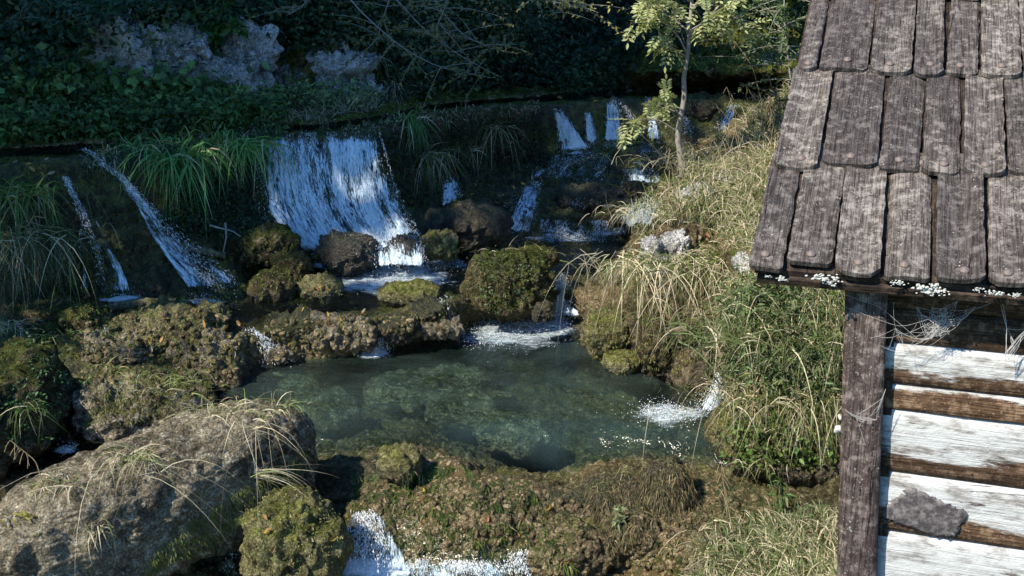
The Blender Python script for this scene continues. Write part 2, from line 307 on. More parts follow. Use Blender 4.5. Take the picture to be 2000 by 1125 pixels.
# ------------------------------------------------------------------ river bed and valley side: one sheet through surveyed points
# each column: a bearing; rows run from the near bank up the cascades to the wooded slope
NET = {
 -900: [('w',3.5,-1.1),(1125,-.5),(1000,-.35),(940,-.2),(900,-.3),(870,-.25),(850,-.2),(830,0),(740,.35),(680,.4),(640,.5),(600,.6),(560,None,10.0),(440,None,10.2),(325,1.69),(308,1.5),(292,1.69),(240,None,12.4),(120,None,13.0),(-60,None,13.6),('w',19,9.5)],
 0:    [('w',3.5,-1.1),(1125,-.5),(1000,-.4),(940,-.25),(900,-.32),(870,-.3),(850,-.28),(830,-.1),(730,.28),(690,.33),(640,.4),(600,.5),(570,None,10.1),(450,None,10.3),(322,1.69),(305,1.5),(290,1.69),(240,None,12.2),(120,None,12.9),(-60,None,13.6),('w',19,9.5)],
 120:  [('w',3.5,-1.1),(1125,-.5),(1000,-.4),(940,-.25),(905,-.35),(880,-.35),(860,-.32),(845,-.2),(720,.2),(680,.27),(640,.33),(605,.36),(582,.34),(450,None,10.6),(312,1.69),(298,1.5),(283,1.69),(235,None,12.6),(120,None,13.2),(-60,None,13.9),('w',19,9.5)],
 240:  [('w',3.5,-1.1),(1125,-.5),(1000,-.4),(940,-.25),(905,-.35),(885,-.35),(865,-.32),(850,-.2),(720,.17),(670,.27),(625,.36),(600,.35),(588,.34),(440,None,10.75),(300,1.68),(288,1.5),(274,1.69),(228,None,13.0),(130,None,13.6),(-60,None,14.3),('w',19.5,9.5)],
 360:  [('w',3.5,-1.15),(1125,-.55),(1000,-.45),(950,-.3),(905,-.3),(880,-.3),(860,-.28),(835,-.15),(710,.17),(650,.3),(615,.37),(600,.33),(580,.33),(430,None,11.1),(290,1.70),(278,1.5),(265,1.69),(222,None,13.4),(135,None,14.0),(-60,None,14.6),('w',20,9.5)],
 460:  [('w',3.5,-1.15),(1125,-.6),(1000,-.5),(930,-.3),(890,-.3),(830,-.4),(780,-.35),(735,-.05),(655,.29),(640,.28),(620,.30),(600,.32),(565,.36),(420,None,11.5),(272,1.70),(262,1.5),(256,1.69),(215,None,13.9),(130,None,14.5),(-60,None,15.0),('w',20,9.5)],
 545:  [('w',3.5,-1.15),(1125,-.7),(1000,-.55),(920,-.35),(880,-.45),(810,-.55),(750,-.4),(712,-.03),(640,.32),(620,.28),(590,.28),(560,.3),(525,.36),(400,None,12.05),(264,1.66),(255,1.5),(246,1.69),(210,None,14.3),(130,None,14.9),(-60,None,15.4),('w',21,9.5)],
 640:  [('w',3.5,-1.2),(1125,-.7),(1010,-.45),(925,-.15),(880,-.45),(800,-.55),(740,-.4),(704,-.03),(630,.33),(610,.29),(580,.27),(550,.27),(520,.34),(400,None,12.1),(262,1.665),(250,1.5),(240,1.69),(205,None,14.7),(125,None,15.3),(-60,None,15.8),('w',22,9.5)],
 730:  [('w',4,-1.2),(1125,-.62),(1020,-.3),(905,-.04),(865,-.4),(790,-.55),(740,-.4),(695,-.03),(625,.33),(605,.3),(570,.26),(540,.25),(510,.36),(390,None,12.5),(250,1.70),(238,1.5),(228,1.69),(200,None,15.3),(120,None,15.9),(-60,None,16.3),('w',23,9.5)],
 830:  [('w',4,-1.2),(1125,-.58),(1020,-.25),(895,.0),(865,-.4),(780,-.6),(720,-.4),(668,-.03),(600,.33),(585,.3),(560,.25),(520,.3),(440,.6),(340,None,13.5),(225,1.75),(215,1.5),(206,1.69),(185,None,16.6),(110,None,17.2),(-60,None,17.8),('w',24,9.5)],
 930:  [('w',4,-1.2),(1125,-.55),(1030,-.22),(945,-.02),(910,-.45),(800,-.6),(700,-.4),(640,-.03),(585,.32),(570,.25),(530,.2),(480,.36),(425,.62),(320,None,14.2),(212,1.77),(203,1.5),(195,1.69),(175,None,17.8),(100,None,18.4),(-60,None,19),('w',26,9.5)],
 1030: [('w',4,-1.2),(1125,-.55),(1030,-.22),(950,-.02),(915,-.45),(800,-.6),(690,-.4),(620,-.05),(580,.3),(565,.22),(520,.15),(468,.34),(415,.62),(320,None,14.9),(205,1.77),(196,1.5),(188,1.69),(168,None,18.8),(95,None,19.4),(-60,None,20),('w',27,9.5)],
 1100: [('w',4,-1.2),(1125,-.52),(1050,-.3),(985,-.12),(930,-.45),(800,-.6),(690,-.4),(612,-.05),(565,.31),(550,.22),(510,.12),(465,.34),(420,.60),(300,1.04),(204,1.69),(194,1.5),(180,1.69),(160,None,19.6),(90,None,20.2),(-60,None,21),('w',28,9.5)],
 1170: [('w',4,-1.2),(1125,-.5),(1040,-.22),(945,-.02),(905,-.4),(800,-.5),(700,-.4),(625,-.05),(585,.34),(560,.24),(510,.12),(462,.34),(418,.60),(296,1.04),(199,1.69),(190,1.5),(174,1.69),(150,None,20.2),(80,None,21),(-60,None,22),('w',29,9.5)],
 1250: [('w',4,-1.1),(1125,-.42),(1040,-.15),(935,.0),(900,-.35),(800,-.45),(700,-.4),(640,-.1),(600,.3),(560,.24),(510,.12),(460,.34),(412,.62),(294,1.04),(194,1.69),(186,1.55),(168,1.69),(140,2.05),(75,None,21.5),(-60,None,22.6),('w',30,9.5)],
 1330: [('w',4,-.9),(1125,-.3),(1040,-.1),(935,.0),(905,-.3),(820,-.4),(720,-.4),(660,-.2),(600,.3),(560,.24),(510,.12),(460,.34),(405,.66),(292,1.04),(192,1.69),(184,1.55),(165,1.69),(138,2.05),(72,None,22),(-60,None,23.4),('w',30,9.5)],
 1440: [('w',4,-.6),(1125,-.15),(1040,-.06),(955,.0),(905,-.2),(820,-.4),(720,-.4),(660,-.2),(600,.3),(560,.24),(510,.12),(460,.34),(400,.7),(290,1.1),(198,1.69),(184,1.55),(165,1.69),(138,2.1),(70,None,22),(-60,None,24),('w',31,9.5)],
 1560: [('w',3.6,.2),(1125,.02),(1050,-.0),(980,-.04),(940,-.07),(820,-.3),(720,-.4),(660,-.2),(600,.3),(560,.24),(510,.12),(460,.34),(400,.7),(290,1.1),(198,1.69),(184,1.55),(165,1.69),(135,2.2),(60,None,22),(-60,None,24),('w',31,9.5)],
 1700: [('w',3.0,.7),(1125,.15),(1050,.03),(980,.0),(940,-.05),(820,-.2),(720,-.4),(660,-.2),(600,.3),(560,.24),(510,.12),(460,.34),(400,.7),(290,1.1),(198,1.69),(184,1.55),(165,1.69),(135,2.2),(60,None,22),(-60,None,24),('w',31,9.5)],
 2700: [('w',3.0,.7),(1125,.3),(1050,.2),(980,.15),(940,.1),(820,.1),(720,.1),(660,.2),(600,.5),(560,.5),(510,.6),(460,.7),(400,1.0),(290,1.4),(198,1.9),(184,1.9),(165,2.0),(135,2.4),(60,None,22),(-60,None,24),('w',31,9.5)],
}
for px_ in NET:
    if 400 < px_ < 1300:
        for k_, dz in ((9, .16), (10, .14)): e_ = NET[px_][k_]; NET[px_][k_] = (e_[0], e_[1] - (dz if k_ == 9 or px_ < 800 else 0))
    if 500 < px_ < 1300:
        e_ = NET[px_][3]; NET[px_][3] = (e_[0] - 18, e_[1] + .02)
cols = sorted(NET); C = np.array([[PT(px, NET[px][k]) for px in cols] for k in range(21)])
def out_px(P):
    d = P[..., 1] * CP - (P[..., 2] - H) * SP
    return P[..., 0] / d * F / 1.953, ((P[..., 2] - H) * CP + P[..., 1] * SP) / d * F / 1.953
core = [i for i, px in enumerate(cols) if 0 <= px <= 1440]
rc = []
for k in range(20):
    A, B = C[k][core], C[k + 1][core]; pa = np.array(out_px(A)); pb = np.array(out_px(B))
    pr = np.mean(np.abs(pb[1] - pa[1])); l3 = np.mean(np.linalg.norm(B - A, axis=1) / A[:, 1]) * 1126
    n = int(pr * .62 + l3 * .22) + 4
    if k == 0: n = 12
    if k == 19: n = 30
    rc.append(n)
cc = [8 if (cols[i] < 0 or cols[i + 1] > 1700) else max(4, int((cols[i + 1] - cols[i]) / (3.1 if cols[i] < 1440 else 8))) for i in range(len(cols) - 1)]
cc[0] = 60; cc[-1] = 60
G = resample(resample(C, 0, rc), 1, cc); G = blur(blur(G, 5, 0), 14, 1)
ROWI = np.concatenate([[0], np.cumsum(rc)])
nr, nc = G.shape[:2]; N0 = gnormals(G)
if N0[..., 2].mean() < 0: N0 = -N0
def wpoints(lst): return np.array([PT(px, e) for px, e in lst])
def near(P, pts, rad):
    d = np.full(len(P), 1e9)
    for q in pts: d = np.minimum(d, np.linalg.norm((P - q) / 1.0, axis=1) / rad)
    return np.clip(1 - d, 0, 1)
def displace(P, N, amp=1.0, seed=0, big=1.0):
    Ps = P * np.array([1, 1, .6])
    d = .085 * big * fbm(P, 1.5, 2, seed) + .018 * bil(P * np.array([1, 1, .5]) + .02 * noise(P, 9, 4)[:, None], 28, seed + 21) + .075 * bil(Ps, 3.2, seed + 3) + .05 * bil(Ps, 8.5, seed + 5) + .024 * bil(P, 19, seed + 9) + .010 * noise(P, 45, seed + 13)
    return P + N * (d * amp)[:, None]
P = G.reshape(-1, 3); N = N0.reshape(-1, 3)
rowid = np.repeat(np.arange(nr), nc)
amp = np.interp(rowid, ROWI, [1, 1, .9, .6, .8, .8, .8, .8, .6, .5, .6, .9, .9, 1.0, .35, .5, .5, 1.4, 2.2, 2.6, 3])
PD = displace(P, N, amp)
# wet rims, falls and the lip; dry moss elsewhere
def band(k0, k1, a=1.0): return np.interp(rowid, [ROWI[k0] - 14, ROWI[k0], ROWI[k1], ROWI[k1] + 14], [0, a, a, 0])
wet = np.clip(np.maximum.reduce([band(2, 3, .75), band(4, 7, .5), band(8, 12, .8), band(12, 14, .8)]) * (.6 + .9 * fbm(PD, 1.6, 3, 41)), 0, 1)
moss = .10 * fbm(PD, .8, 2, 55) + np.interp(rowid, ROWI, [0, -.2, -.26, -.22, -.15, -.2, -.15, .0, .06, -.02, 0, .1, .2, .3, .2, .0, 0, .3, .25, .25, .3])
limec = wpoints([(230,(110,None,13.4)),(340,(95,None,13.9)),(440,(155,None,14.2)),(480,(110,None,14.5)),(640,(150,None,15.2)),(690,(170,None,15.4)),(650,(110,None,15.4)),(90,(140,None,13.2)),(560,(160,None,14.8))])
lime = near(PD, limec, .9) * .6 - .05
lip = np.clip(np.maximum(band(1, 3, 1.0), band(6, 8, .55)) * (.75 + .6 * fbm(PD, 1.1, 2, 19)), 0, 1) * (PD[:, 0] > -1.9)
tb = mk('river_bed', PD, grid_faces(nr, nc), MT['bed'], origin=(0, 0, 0), attrs={'wet': wet, 'moss': moss, 'lime': lime, 'lip': lip})
tag(tb, kind='structure', label='stepped tufa river bed and mossy valley side')

# right bank: headland that carries the ash sapling, the grass and the hut
BN = {
 1105: [('w',10.6,-.5),(640,-.05),(625,.02),(612,.05),(600,.1),(590,.15),(570,.2),(550,.1),('w',12.2,-.1)],
 1140: [(700,-.4),(672,0),(650,.07),(625,.17),(600,.26),(585,.3),(560,.33),(545,.2),('w',12.2,-.1)],
 1190: [(740,-.4),(712,0),(680,.1),(650,.2),(610,.3),(570,.40),(550,.42),(530,.2),('w',12.2,-.1)],
 1222: [(748,-.4),(722,0),(680,.12),(640,.24),(590,.36),(545,.5),(500,None,10.5),('w',11.1,.4),('w',12.4,-.1)],
 1246: [(755,-.4),(728,0),(660,None,9.55),(580,None,9.7),(500,None,9.85),(440,None,10.0),(400,None,10.4),('w',11.2,.6),('w',12.5,-.1)],
 1300: [(775,-.4),(747,0),(670,None,9.22),(590,None,9.3),(520,None,9.4),(430,None,9.8),(368,None,10.6),('w',11.8,.8),('w',13,.0)],
 1365: [(790,-.4),(766,0),(680,None,9.02),(600,None,9.1),(510,None,9.3),(400,None,10.0),(312,None,11.3),('w',12.6,1.2),('w',14.5,.2)],
 1402: [(835,-.4),(805,0),(735,None,8.95),(640,None,9.1),(530,None,9.3),(400,None,10.2),(280,None,12.0),('w',13.4,1.4),('w',15,.4)],
 1425: [(905,-.4),(875,0),(800,None,7.9),(700,None,8.1),(560,None,8.6),(410,None,10.0),(255,None,12.4),('w',13.8,1.5),('w',15.4,.6)],
 1470: [(945,-.4),(915,0),(840,None,7.52),(740,None,7.62),(600,None,7.95),(440,None,9.3),(225,None,12.7),('w',14.5,1.6),('w',16,.8)],
 1540: [(960,-.3),(930,0),(850,None,7.42),(760,None,7.5),(620,None,7.8),(450,None,8.9),(185,None,12.2),('w',15,1.9),('w',17,1)],
 1640: [(965,-.2),(935,.02),(850,None,7.4),(760,None,7.45),(620,None,7.7),(450,None,8.6),(110,None,11.5),('w',15,2.4),('w',17,1.4)],
 1900: [(965,0),(935,.1),(850,None,7.2),(760,None,7.3),(620,None,7.5),(450,None,8.2),(60,None,11),('w',15,2.9),('w',17,2.2)],
 2700: [(965,0),(935,.1),(850,None,7.2),(760,None,7.3),(620,None,7.5),(450,None,8.2),(60,None,11),('w',15,2.9),('w',17,2.2)],
}
bc = sorted(BN); CB = np.array([[PT(px, BN[px][k]) for px in bc] for k in range(9)])
GB = resample(resample(CB, 0, [12, 34, 38, 38, 38, 44, 30, 14]), 1, [16, 20, 14, 12, 24, 28, 18, 14, 22, 30, 30, 20, 16])
GB = blur(blur(GB, 5, 0), 5, 1); br, bcn = GB.shape[:2]; NB = gnormals(GB)
if NB[..., 2].mean() < 0: NB = -NB
PB = displace(GB.reshape(-1, 3), NB.reshape(-1, 3), 1.0, 90, 1.3)
wetb = np.clip(1.1 - PB[:, 2] * 5, 0, 1) * .75 + near(PB, wpoints([(1405,(735,None,8.9)),(1400,(780,None,8.7))]), .35)
mossb = .12 * fbm(PB, 1.1, 2, 77) + near(PB, wpoints([(1180,(650,.2)),(1165,(690,.05)),(1400,(840,None,8)),(1470,(640,None,8))]), .5) * .3
limeb = near(PB, wpoints([(1275,(500,None,9.6)),(1290,(530,None,9.5)),(1310,(480,None,9.7)),(1360,(375,None,10.4)),(1385,(395,None,10.4)),(1480,(470,None,9)),(1340,(440,None,10))]), .3) * .75 - .1
bank = mk('river_bank', PB, grid_faces(br, bcn), MT['bank'], origin=(0, 0, 0), attrs={'wet': np.clip(wetb, 0, 1), 'moss': mossb, 'lime': limeb})
tag(bank, kind='structure', label='sunlit right bank of crumbling tufa under hanging grass')

# hillside to the left and rear (continues the valley beyond the picture, carries the wood that shades the falls)
xs, ys = np.meshgrid(np.linspace(-60, 60, 90), np.linspace(-30, 90, 90))
zz = np.full(xs.shape, -1.4)
e = np.array([-.785, -.62]); dl = (xs * e[0] + ys * e[1]); pl = (xs + 3.3) * -.62 + (ys - 10.4) * .785
left = np.clip((-xs - 8 - np.clip(8 - ys, 0, 30) * .6) / 10, 0, 1.6); back = np.clip((ys - 27) / 14, 0, 1.5)
right = np.clip((xs - 14) / 16, 0, 1.3)
zz = zz + 2.5 * np.clip(ys / 16, 0, 1) * 0 + 9 * left + 14 * back + 8 * right
PH = np.stack([xs, ys, zz], 2).reshape(-1, 3); PH[:, 2] += .7 * fbm(PH, .12, 3, 5)
hs = mk('hillside', PH, grid_faces(90, 90), MT['bed'], origin=(0, 0, 0), attrs={'wet': np.zeros(len(PH)), 'moss': np.full(len(PH), .2), 'lime': np.full(len(PH), -.2)})
tag(hs, kind='structure', label='wooded hillside round the river valley')

def bvh_of(Gd, st): 
    S = Gd[::st, ::st]; f = grid_faces(*S.shape[:2]); return S.reshape(-1, 3), f
v1, f1 = bvh_of(PD.reshape(nr, nc, 3), 2); v2, f2 = bvh_of(PB.reshape(br, bcn, 3), 2)
VA = [v1, v2]; FA = [f1, f2 + len(v1)]
BV = BVHTree.FromPolygons(np.concatenate(VA).tolist(), np.concatenate(FA).tolist())
v1, f1 = bvh_of(G, 4); v2, f2 = bvh_of(GB, 3)
BB = BVHTree.FromPolygons(np.concatenate([v1, v2]).tolist(), np.concatenate([f1, f2 + len(v1)]).tolist())
CAMV = Vector((0, 0, H))
def hit(px, py, bv=None):
    r = Vector(ray(px, py)); r.normalize(); h = (bv or BV).ray_cast(CAMV, r)
    if h[0] is None: return None, None
    n_ = h[1] if h[1].dot(r) < 0 else -h[1]
    return np.array(h[0]), np.array(n_)

# ------------------------------------------------------------------ water
def water(name, label, z, lst, mat, spill=False):
    lst = sorted(lst); px = np.array([l[0] for l in lst], float); u = np.linspace(px[0], px[-1], 90)
    n_ = np.interp(u, px, [l[1] for l in lst]); f_ = np.interp(u, px, [l[2] for l in lst])
    A = np.array([PZ(a, b, z) for a, b in zip(u, n_)]); B = np.array([PZ(a, b, z) for a, b in zip(u, f_)])
    t = np.linspace(0, 1, 50)[:, None, None]; Gd = A[None] * (1 - t) + B[None] * t; Gd = blur(Gd, 3, 1)
    V = Gd.reshape(-1, 3); V[:, 2] = z + .008 * fbm(V, 3, 2, 3)
    if spill:      # towards the lip the sheet follows the rock down instead of ending in the air
        for i_ in range(90 * 16):
            h_ = BB.ray_cast(Vector((V[i_, 0], V[i_, 1], 3)), Vector((0, 0, -1)))
            if h_[0] is not None: V[i_, 2] = min(V[i_, 2], h_[0][2] + .004)
        V = blur(V.reshape(50, 90, 3), 2, 0).reshape(-1, 3)
    deep = np.zeros(len(V))
    for i_ in range(len(V)):
        h_ = BB.ray_cast(Vector((V[i_, 0], V[i_, 1], 3)), Vector((0, 0, -1))); deep[i_] = 1 if h_[0] is None else min(1, max(0, (V[i_, 2] - h_[0][2]) / .28))
    o = mk(name, V, grid_faces(50, 90), mat, attrs={'deep': deep}); return tag(o, label, kind='structure')
water('pool_water', 'green pool in the sunlit basin', .0, [(430,840,700),(500,925,690),(620,985,680),(730,985,670),(830,985,650),(930,1010,625),(1030,1015,600),(1100,1030,600),(1160,1005,600),(1250,985,640),(1330,945,700),(1400,945,760),(1450,930,800)], MT['pool'], True)
water('shallow_water', 'thin brown rippled water below the lit bank', .012, [(1400,1010,930),(1450,1010,900),(1560,1010,880),(1700,1010,880)], MT['dark_water'])
water('terrace_water', 'shallow clear water on the middle tufa terrace', .345, [(150,618,560),(330,612,560),(460,628,540),(545,638,510),(640,630,500),(730,623,490),(830,600,440),(930,583,430),(1030,578,430),(1100,566,430),(1170,566,430),(1260,560,430)], MT['dark_water'])
water('ledge_water', 'dark water below the far falls', 1.03, [(1040,318,270),(1100,322,270),(1300,322,270),(1450,322,270)], MT['dark_water'])
water('upper_water', 'still dark water above the long tufa rim', 1.675, [(-600,330,270),(0,322,270),(120,312,265),(240,300,258),(360,291,250),(460,273,243),(545,265,235),(640,263,228),(730,252,215),(830,226,190),(930,213,180),(1030,206,172),(1100,205,165),(1250,196,155),(1440,198,150),(1600,198,150)], MT['dark_water'])
water('stream_water', 'dark stream behind the long boulder', -.2, [(-300,990,840),(0,985,835),(240,985,845),(400,970,850),(470,960,860)], MT['dark_water'])
water('plunge_water', 'dark water below the front boulders', -.62, [(0,1500,1010),(300,1500,1010),(500,1500,1010),(700,1500,1120),(900,1500,1120)], MT['dark_water'])

OCT = np.array([[1, 0, 0], [0, 1, 0], [-1, 0, 0], [0, -1, 0], [0, 0, 1], [0, 0, -1]], float)
OCF = np.array([[0, 1, 4], [1, 2, 4], [2, 3, 4], [3, 0, 4], [1, 0, 5], [2, 1, 5], [3, 2, 5], [0, 3, 5]])
def flecks(Pc, D, L, Wd, rg=rng):
    n = len(Pc); D = unit(D); r = rg.normal(size=(n, 3)); A = unit(np.cross(D, r)); B = np.cross(D, A)
    V = Pc[:, None] + OCT[None, :, 0:1] * (A * Wd[:, None])[:, None] + OCT[None, :, 1:2] * (B * Wd[:, None])[:, None] + OCT[None, :, 2:3] * (D * L[:, None])[:, None]
    V += rg.normal(size=V.shape) * (Wd[:, None, None] * .25)
    return V.reshape(-1, 3), (OCF[None] + (np.arange(n) * 6)[:, None, None]).reshape(-1, 3)
FALLS = []
def fall(rows, label, dens=.0, off=.05, nf=500, ysolid=None, fs=1.0, edge=.06, splash=.06, toplayer=True, seed=1):
    """rows: (px left, px right, py[, y]) from the crest down"""
    rows = np.array([(r + (0,))[:4] for r in rows], float); nv = max(12, int((rows[-1, 2] - rows[0, 2]) / 4)); nu = max(6, int((rows[:, 1] - rows[:, 0]).max() / 5))
    tv = np.linspace(0, len(rows) - 1, nv); L_ = np.interp(tv, range(len(rows)), rows[:, 0]); R_ = np.interp(tv, range(len(rows)), rows[:, 1]); Yp = np.interp(tv, range(len(rows)), rows[:, 2])
    Gd = np.zeros((nv, nu, 3)); last = None
    for i in range(nv):
        for j in range(nu):
            px = L_[i] + (R_[i] - L_[i]) * j / (nu - 1)
            if rows[0, 3] > 0:
                q = PY(px, Yp[i], np.interp(tv[i], range(len(rows)), rows[:, 3]))
            else:
                q, n_ = hit(px, Yp[i], BB)
                if q is None: q = last if last is not None else PY(px, Yp[i], 12)
                last = q
            Gd[i, j] = q
    Gd = blur(blur(Gd, 4, 0), 1, 1); Nn = gnormals(Gd); 
    if Nn[..., 1].mean() > 0: Nn = -Nn
    v_ = np.linspace(0, 1, nv)[:, None] * np.ones((1, nu)); u_ = np.ones((nv, 1)) * np.linspace(-1, 1, nu)[None]
    ln = np.cumsum(np.concatenate([[0], np.linalg.norm(np.diff(Gd[:, nu // 2], axis=0), axis=1)])); wd = np.linalg.norm(Gd[:, -1] - Gd[:, 0], axis=1)
    D = dens + .17 * noise(np.stack([(u_ * wd[:, None] / 2).ravel() * 5.5, v_.ravel() * 1.1, np.full(nv * nu, seed * 3.3)], 1), 1, seed).reshape(nv, nu) + .06 * fbm(Gd.reshape(-1, 3) * np.array([1, 1, .35]), 5.5, 3, seed).reshape(nv, nu) - .45 * np.clip(v_ - .9, 0, 1) / .1 * (v_ > .9) - .35 * np.clip(np.abs(u_) - (1 - edge * 3), 0, 1) / (edge * 3) - .25 * np.clip(.08 - v_, 0, 1) / .08 + .10 * v_
    root = None
    for lay in range(2 if toplayer else 1):
        Q = Gd + Nn * (off * (1 + 1.3 * lay)); sh = Q.reshape(-1, 3); sh = sh + Nn.reshape(-1, 3) * (.03 * noise(sh * np.array([1, 1, .25]), 14, seed + lay) + .014 * noise(sh * np.array([1, 1, .5]), 42, seed + lay))[:, None]
        fl = np.stack([(u_ * wd[:, None] / 2).ravel(), (ln[:, None] * np.ones((1, nu))).ravel(), np.full(nv * nu, seed * 1.37 + lay * 5.1)], 1)
        dd = D.ravel() - .11 * lay
        if root is None:
            root = mk('waterfall', sh, grid_faces(nv, nu), MT['fall'], attrs={'fl': fl, 'dens': dd}); tag(root, label, 'waterfall', 'waterfalls of the tufa cascade')
        else: mk('water_curtain', sh, grid_faces(nv, nu), MT['fall'], root, attrs={'fl': fl, 'dens': dd})
    if nf:
        rg = np.random.default_rng(seed * 13 + 5); n = nf
        a = rg.random(n) * (nv - 1.01); b = np.clip(rg.normal(.5, .28, n), -.06, 1.06) * (nu - 1.01); b = np.clip(b, 0, nu - 1.01)
        # streams gather in strands
        key = noise(np.stack([b / nu * wd.mean() * 9, a / nv * .8, np.full(n, seed)], 1), 1, seed); kp = key > -.12; a, b = a[kp], b[kp]; n = len(a)
        ia, ib = a.astype(int), b.astype(int); fa, fb = (a - ia)[:, None], (b - ib)[:, None]
        Pq = Gd[ia, ib] * (1 - fa) * (1 - fb) + Gd[ia + 1, ib] * fa * (1 - fb) + Gd[ia, ib + 1] * (1 - fa) * fb + Gd[ia + 1, ib + 1] * fa * fb
        Dr = Gd[np.minimum(ia + 1, nv - 1), ib] - Gd[ia, ib] + 1e-6; fr = (a / nv)
        Pq = Pq + Nn[ia, ib] * (off + rg.random(n) ** 2 * splash * (.4 + 2 * fr))[:, None] + rg.normal(size=(n, 3)) * (.006 + .03 * fr ** 2)[:, None]
        Dr = unit(Dr) + rg.normal(size=(n, 3)) * .28
        V, f = flecks(Pq, Dr, (.004 + .02 * rg.random(n) ** 2) * fs, (.0010 + .0022 * rg.random(n) ** 2) * fs, rg)
        sp = mk('spray', V, f, MT['drop'], root, smooth=True); tag(sp, kind='stuff')
    return root
def foam(px, py, rx, ry, z, label, dens=.1, nf=300, seed=1, sx=1.0, ang=0.0, lift=.012):
    nu, nv = 110, 70; u, v = np.meshgrid(np.linspace(-1, 1, nu), np.linspace(-1, 1, nv))
    ca, sa = math.cos(ang), math.sin(ang)
    c0 = PZ(px, py, z); ex = PZ(px + rx, py, z)[0] - c0[0]; ey = abs(PZ(px, py - ry, z)[1] - PZ(px, py + ry, z)[1]) / 2
    X = u * ex * 1.25; Y = v * ey * 1.25
    V = np.stack([c0[0] + X * ca - Y * sa, c0[1] + X * sa + Y * ca, np.full(X.shape, z)], 2).reshape(-1, 3)
    r = np.sqrt(u ** 2 + v ** 2).ravel() * 1.25; r = r + .35 * fbm(V, 2.2, 3, seed)
    D = dens + .36 - .85 * np.clip(r - .48, 0, 1.6) ** 1.3 - 3 * np.clip(np.maximum(np.abs(u), np.abs(v)).ravel() - .9, 0, 1)
    V[:, 2] += .014 + np.clip(1 - r, 0, 1) * (lift + .022 * fbm(V, 9, 4, seed + 3))
    fl = np.stack([V[:, 0], V[:, 1], np.full(len(V), seed * 2.1)], 1)
    o = mk('foam', V, grid_faces(nv, nu), MT['foam'], attrs={'fl': fl, 'dens': D}); tag(o, label, 'foam', kind='stuff')
    rg = np.random.default_rng(seed); n = nf
    q = rg.normal(size=(n, 2)) * .33; Pq = np.stack([c0[0] + q[:, 0] * ex * ca - q[:, 1] * ey * sa, c0[1] + q[:, 0] * ex * sa + q[:, 1] * ey * ca, z + .015 + rg.random(n) ** 3 * .08], 1)
    Vf, f = flecks(Pq, rg.normal(size=(n, 3)), .002 + .006 * rg.random(n) ** 2, .0015 + .0035 * rg.random(n) ** 2, rg); mk('droplets', Vf, f, MT['drop'], o)['kind'] = 'stuff'
    return o
fall([(514,742,264,12.35),(508,756,310,12.15),(506,770,360,12.0),(508,790,410,11.85),(532,815,455,11.7),(592,825,505,11.55)], 'broad white waterfall, the largest, pouring over the rim beside hanging grass', dens=.405, nf=6500, seed=1, splash=.08, fs=.9)
fall([(742,812,452,11.62),(736,824,480,11.5),(733,830,505,11.35),(735,832,528,11.25)], 'short splash over the dark rock right of the broad waterfall', dens=.42, nf=1500, seed=2)
fall([(118,128,348),(138,160,392),(165,200,445),(190,232,500),(202,252,545),(205,262,584)], 'thin left waterfall fanning out below the mossy wall', dens=.30, nf=1600, seed=3, off=.07)
fall([(158,176,304),(222,244,352),(258,284,400),(285,345,455),(318,400,505),(345,450,545),(375,470,588)], 'long slanting waterfall running down from the far-left rim', dens=.30, nf=2400, seed=4, off=.07)
fall([(155,163,448),(163,171,500),(168,180,575)], 'hair-thin trickle just left of the fanning waterfall', dens=.22, nf=260, seed=5, off=.07)
fall([(864,882,362),(860,892,385),(858,904,412)], 'little waterfall at the foot of the brown wall', dens=.42, nf=500, seed=6, off=.07)
fall([(1074,1092,212),(1082,1112,245),(1084,1134,275),(1084,1152,297)], 'far fan-shaped waterfall below the upper pool', dens=.44, nf=1500, seed=7)
fall([(1138,1148,222),(1140,1155,250),(1142,1162,284)], 'narrow far waterfall next to the fan-shaped one', dens=.44, nf=450, seed=8)
fall([(1178,1206,200),(1178,1212,240),(1176,1214,281)], 'straight far waterfall with a wide veil', dens=.44, nf=800, seed=9)
fall([(1196,1204,196),(1218,1228,222),(1226,1246,252),(1230,1256,284)], 'far rivulet split from the straight waterfall', dens=.25, nf=300, seed=10)
fall([(1256,1268,196),(1262,1280,235),(1262,1290,280)], 'far fall right of the straight waterfall, behind the ash leaves', dens=.38, nf=400, seed=51)
fall([(1100,1330,283),(1100,1330,300)], 'splash line along the foot of the far falls', dens=.2, nf=300, seed=52, toplayer=False)
fall([(1330,1340,226),(1334,1352,245),(1338,1358,268)], 'little far waterfall seen behind the ash trunk', dens=.3, nf=250, seed=11)
fall([(1034,1062,362),(1016,1052,385),(1004,1050,410),(988,1040,438),(968,1030,466)], 'bubbling chute down the middle rocks', dens=.36, nf=1000, seed=12)
fall([(1060,1230,432),(1055,1232,448),(1050,1235,466)], 'low row of trickles spilling into the dark pool', dens=.31, nf=1600, seed=13)
fall([(1206,1290,335),(1206,1294,350),(1206,1296,366)], 'small wide step of water under the far ledge', dens=.34, nf=500, seed=14)
fall([(1205,1224,366),(1204,1226,380),(1202,1230,394)], 'tiny spill at the left end of the small step', dens=.3, nf=180, seed=15)
fall([(884,908,448),(888,922,466),(893,936,484),(888,940,500)], 'splash between two mossy boulders above the middle terrace', dens=.33, nf=650, seed=16)
fall([(1084,1106,548),(1082,1112,575),(1074,1130,600),(1066,1150,625)], 'waterfall gushing into the pool beside the big fern-covered boulder', dens=.42, nf=2200, seed=17, off=.06, splash=.14)
fall([(832,884,590),(834,882,608),(836,880,630)], 'curtain of trickles at the left foot of the fern-covered boulder', dens=.27, nf=350, seed=18)
fall([(728,748,628),(728,752,655),(722,760,690)], 'thin spill over the tan tufa knobs into the pool', dens=.3, nf=550, seed=19)
fall([(488,512,648),(500,536,668),(512,560,692),(505,590,706)], 'left-hand spill between knobs at the corner of the pool', dens=.33, nf=500, seed=20)
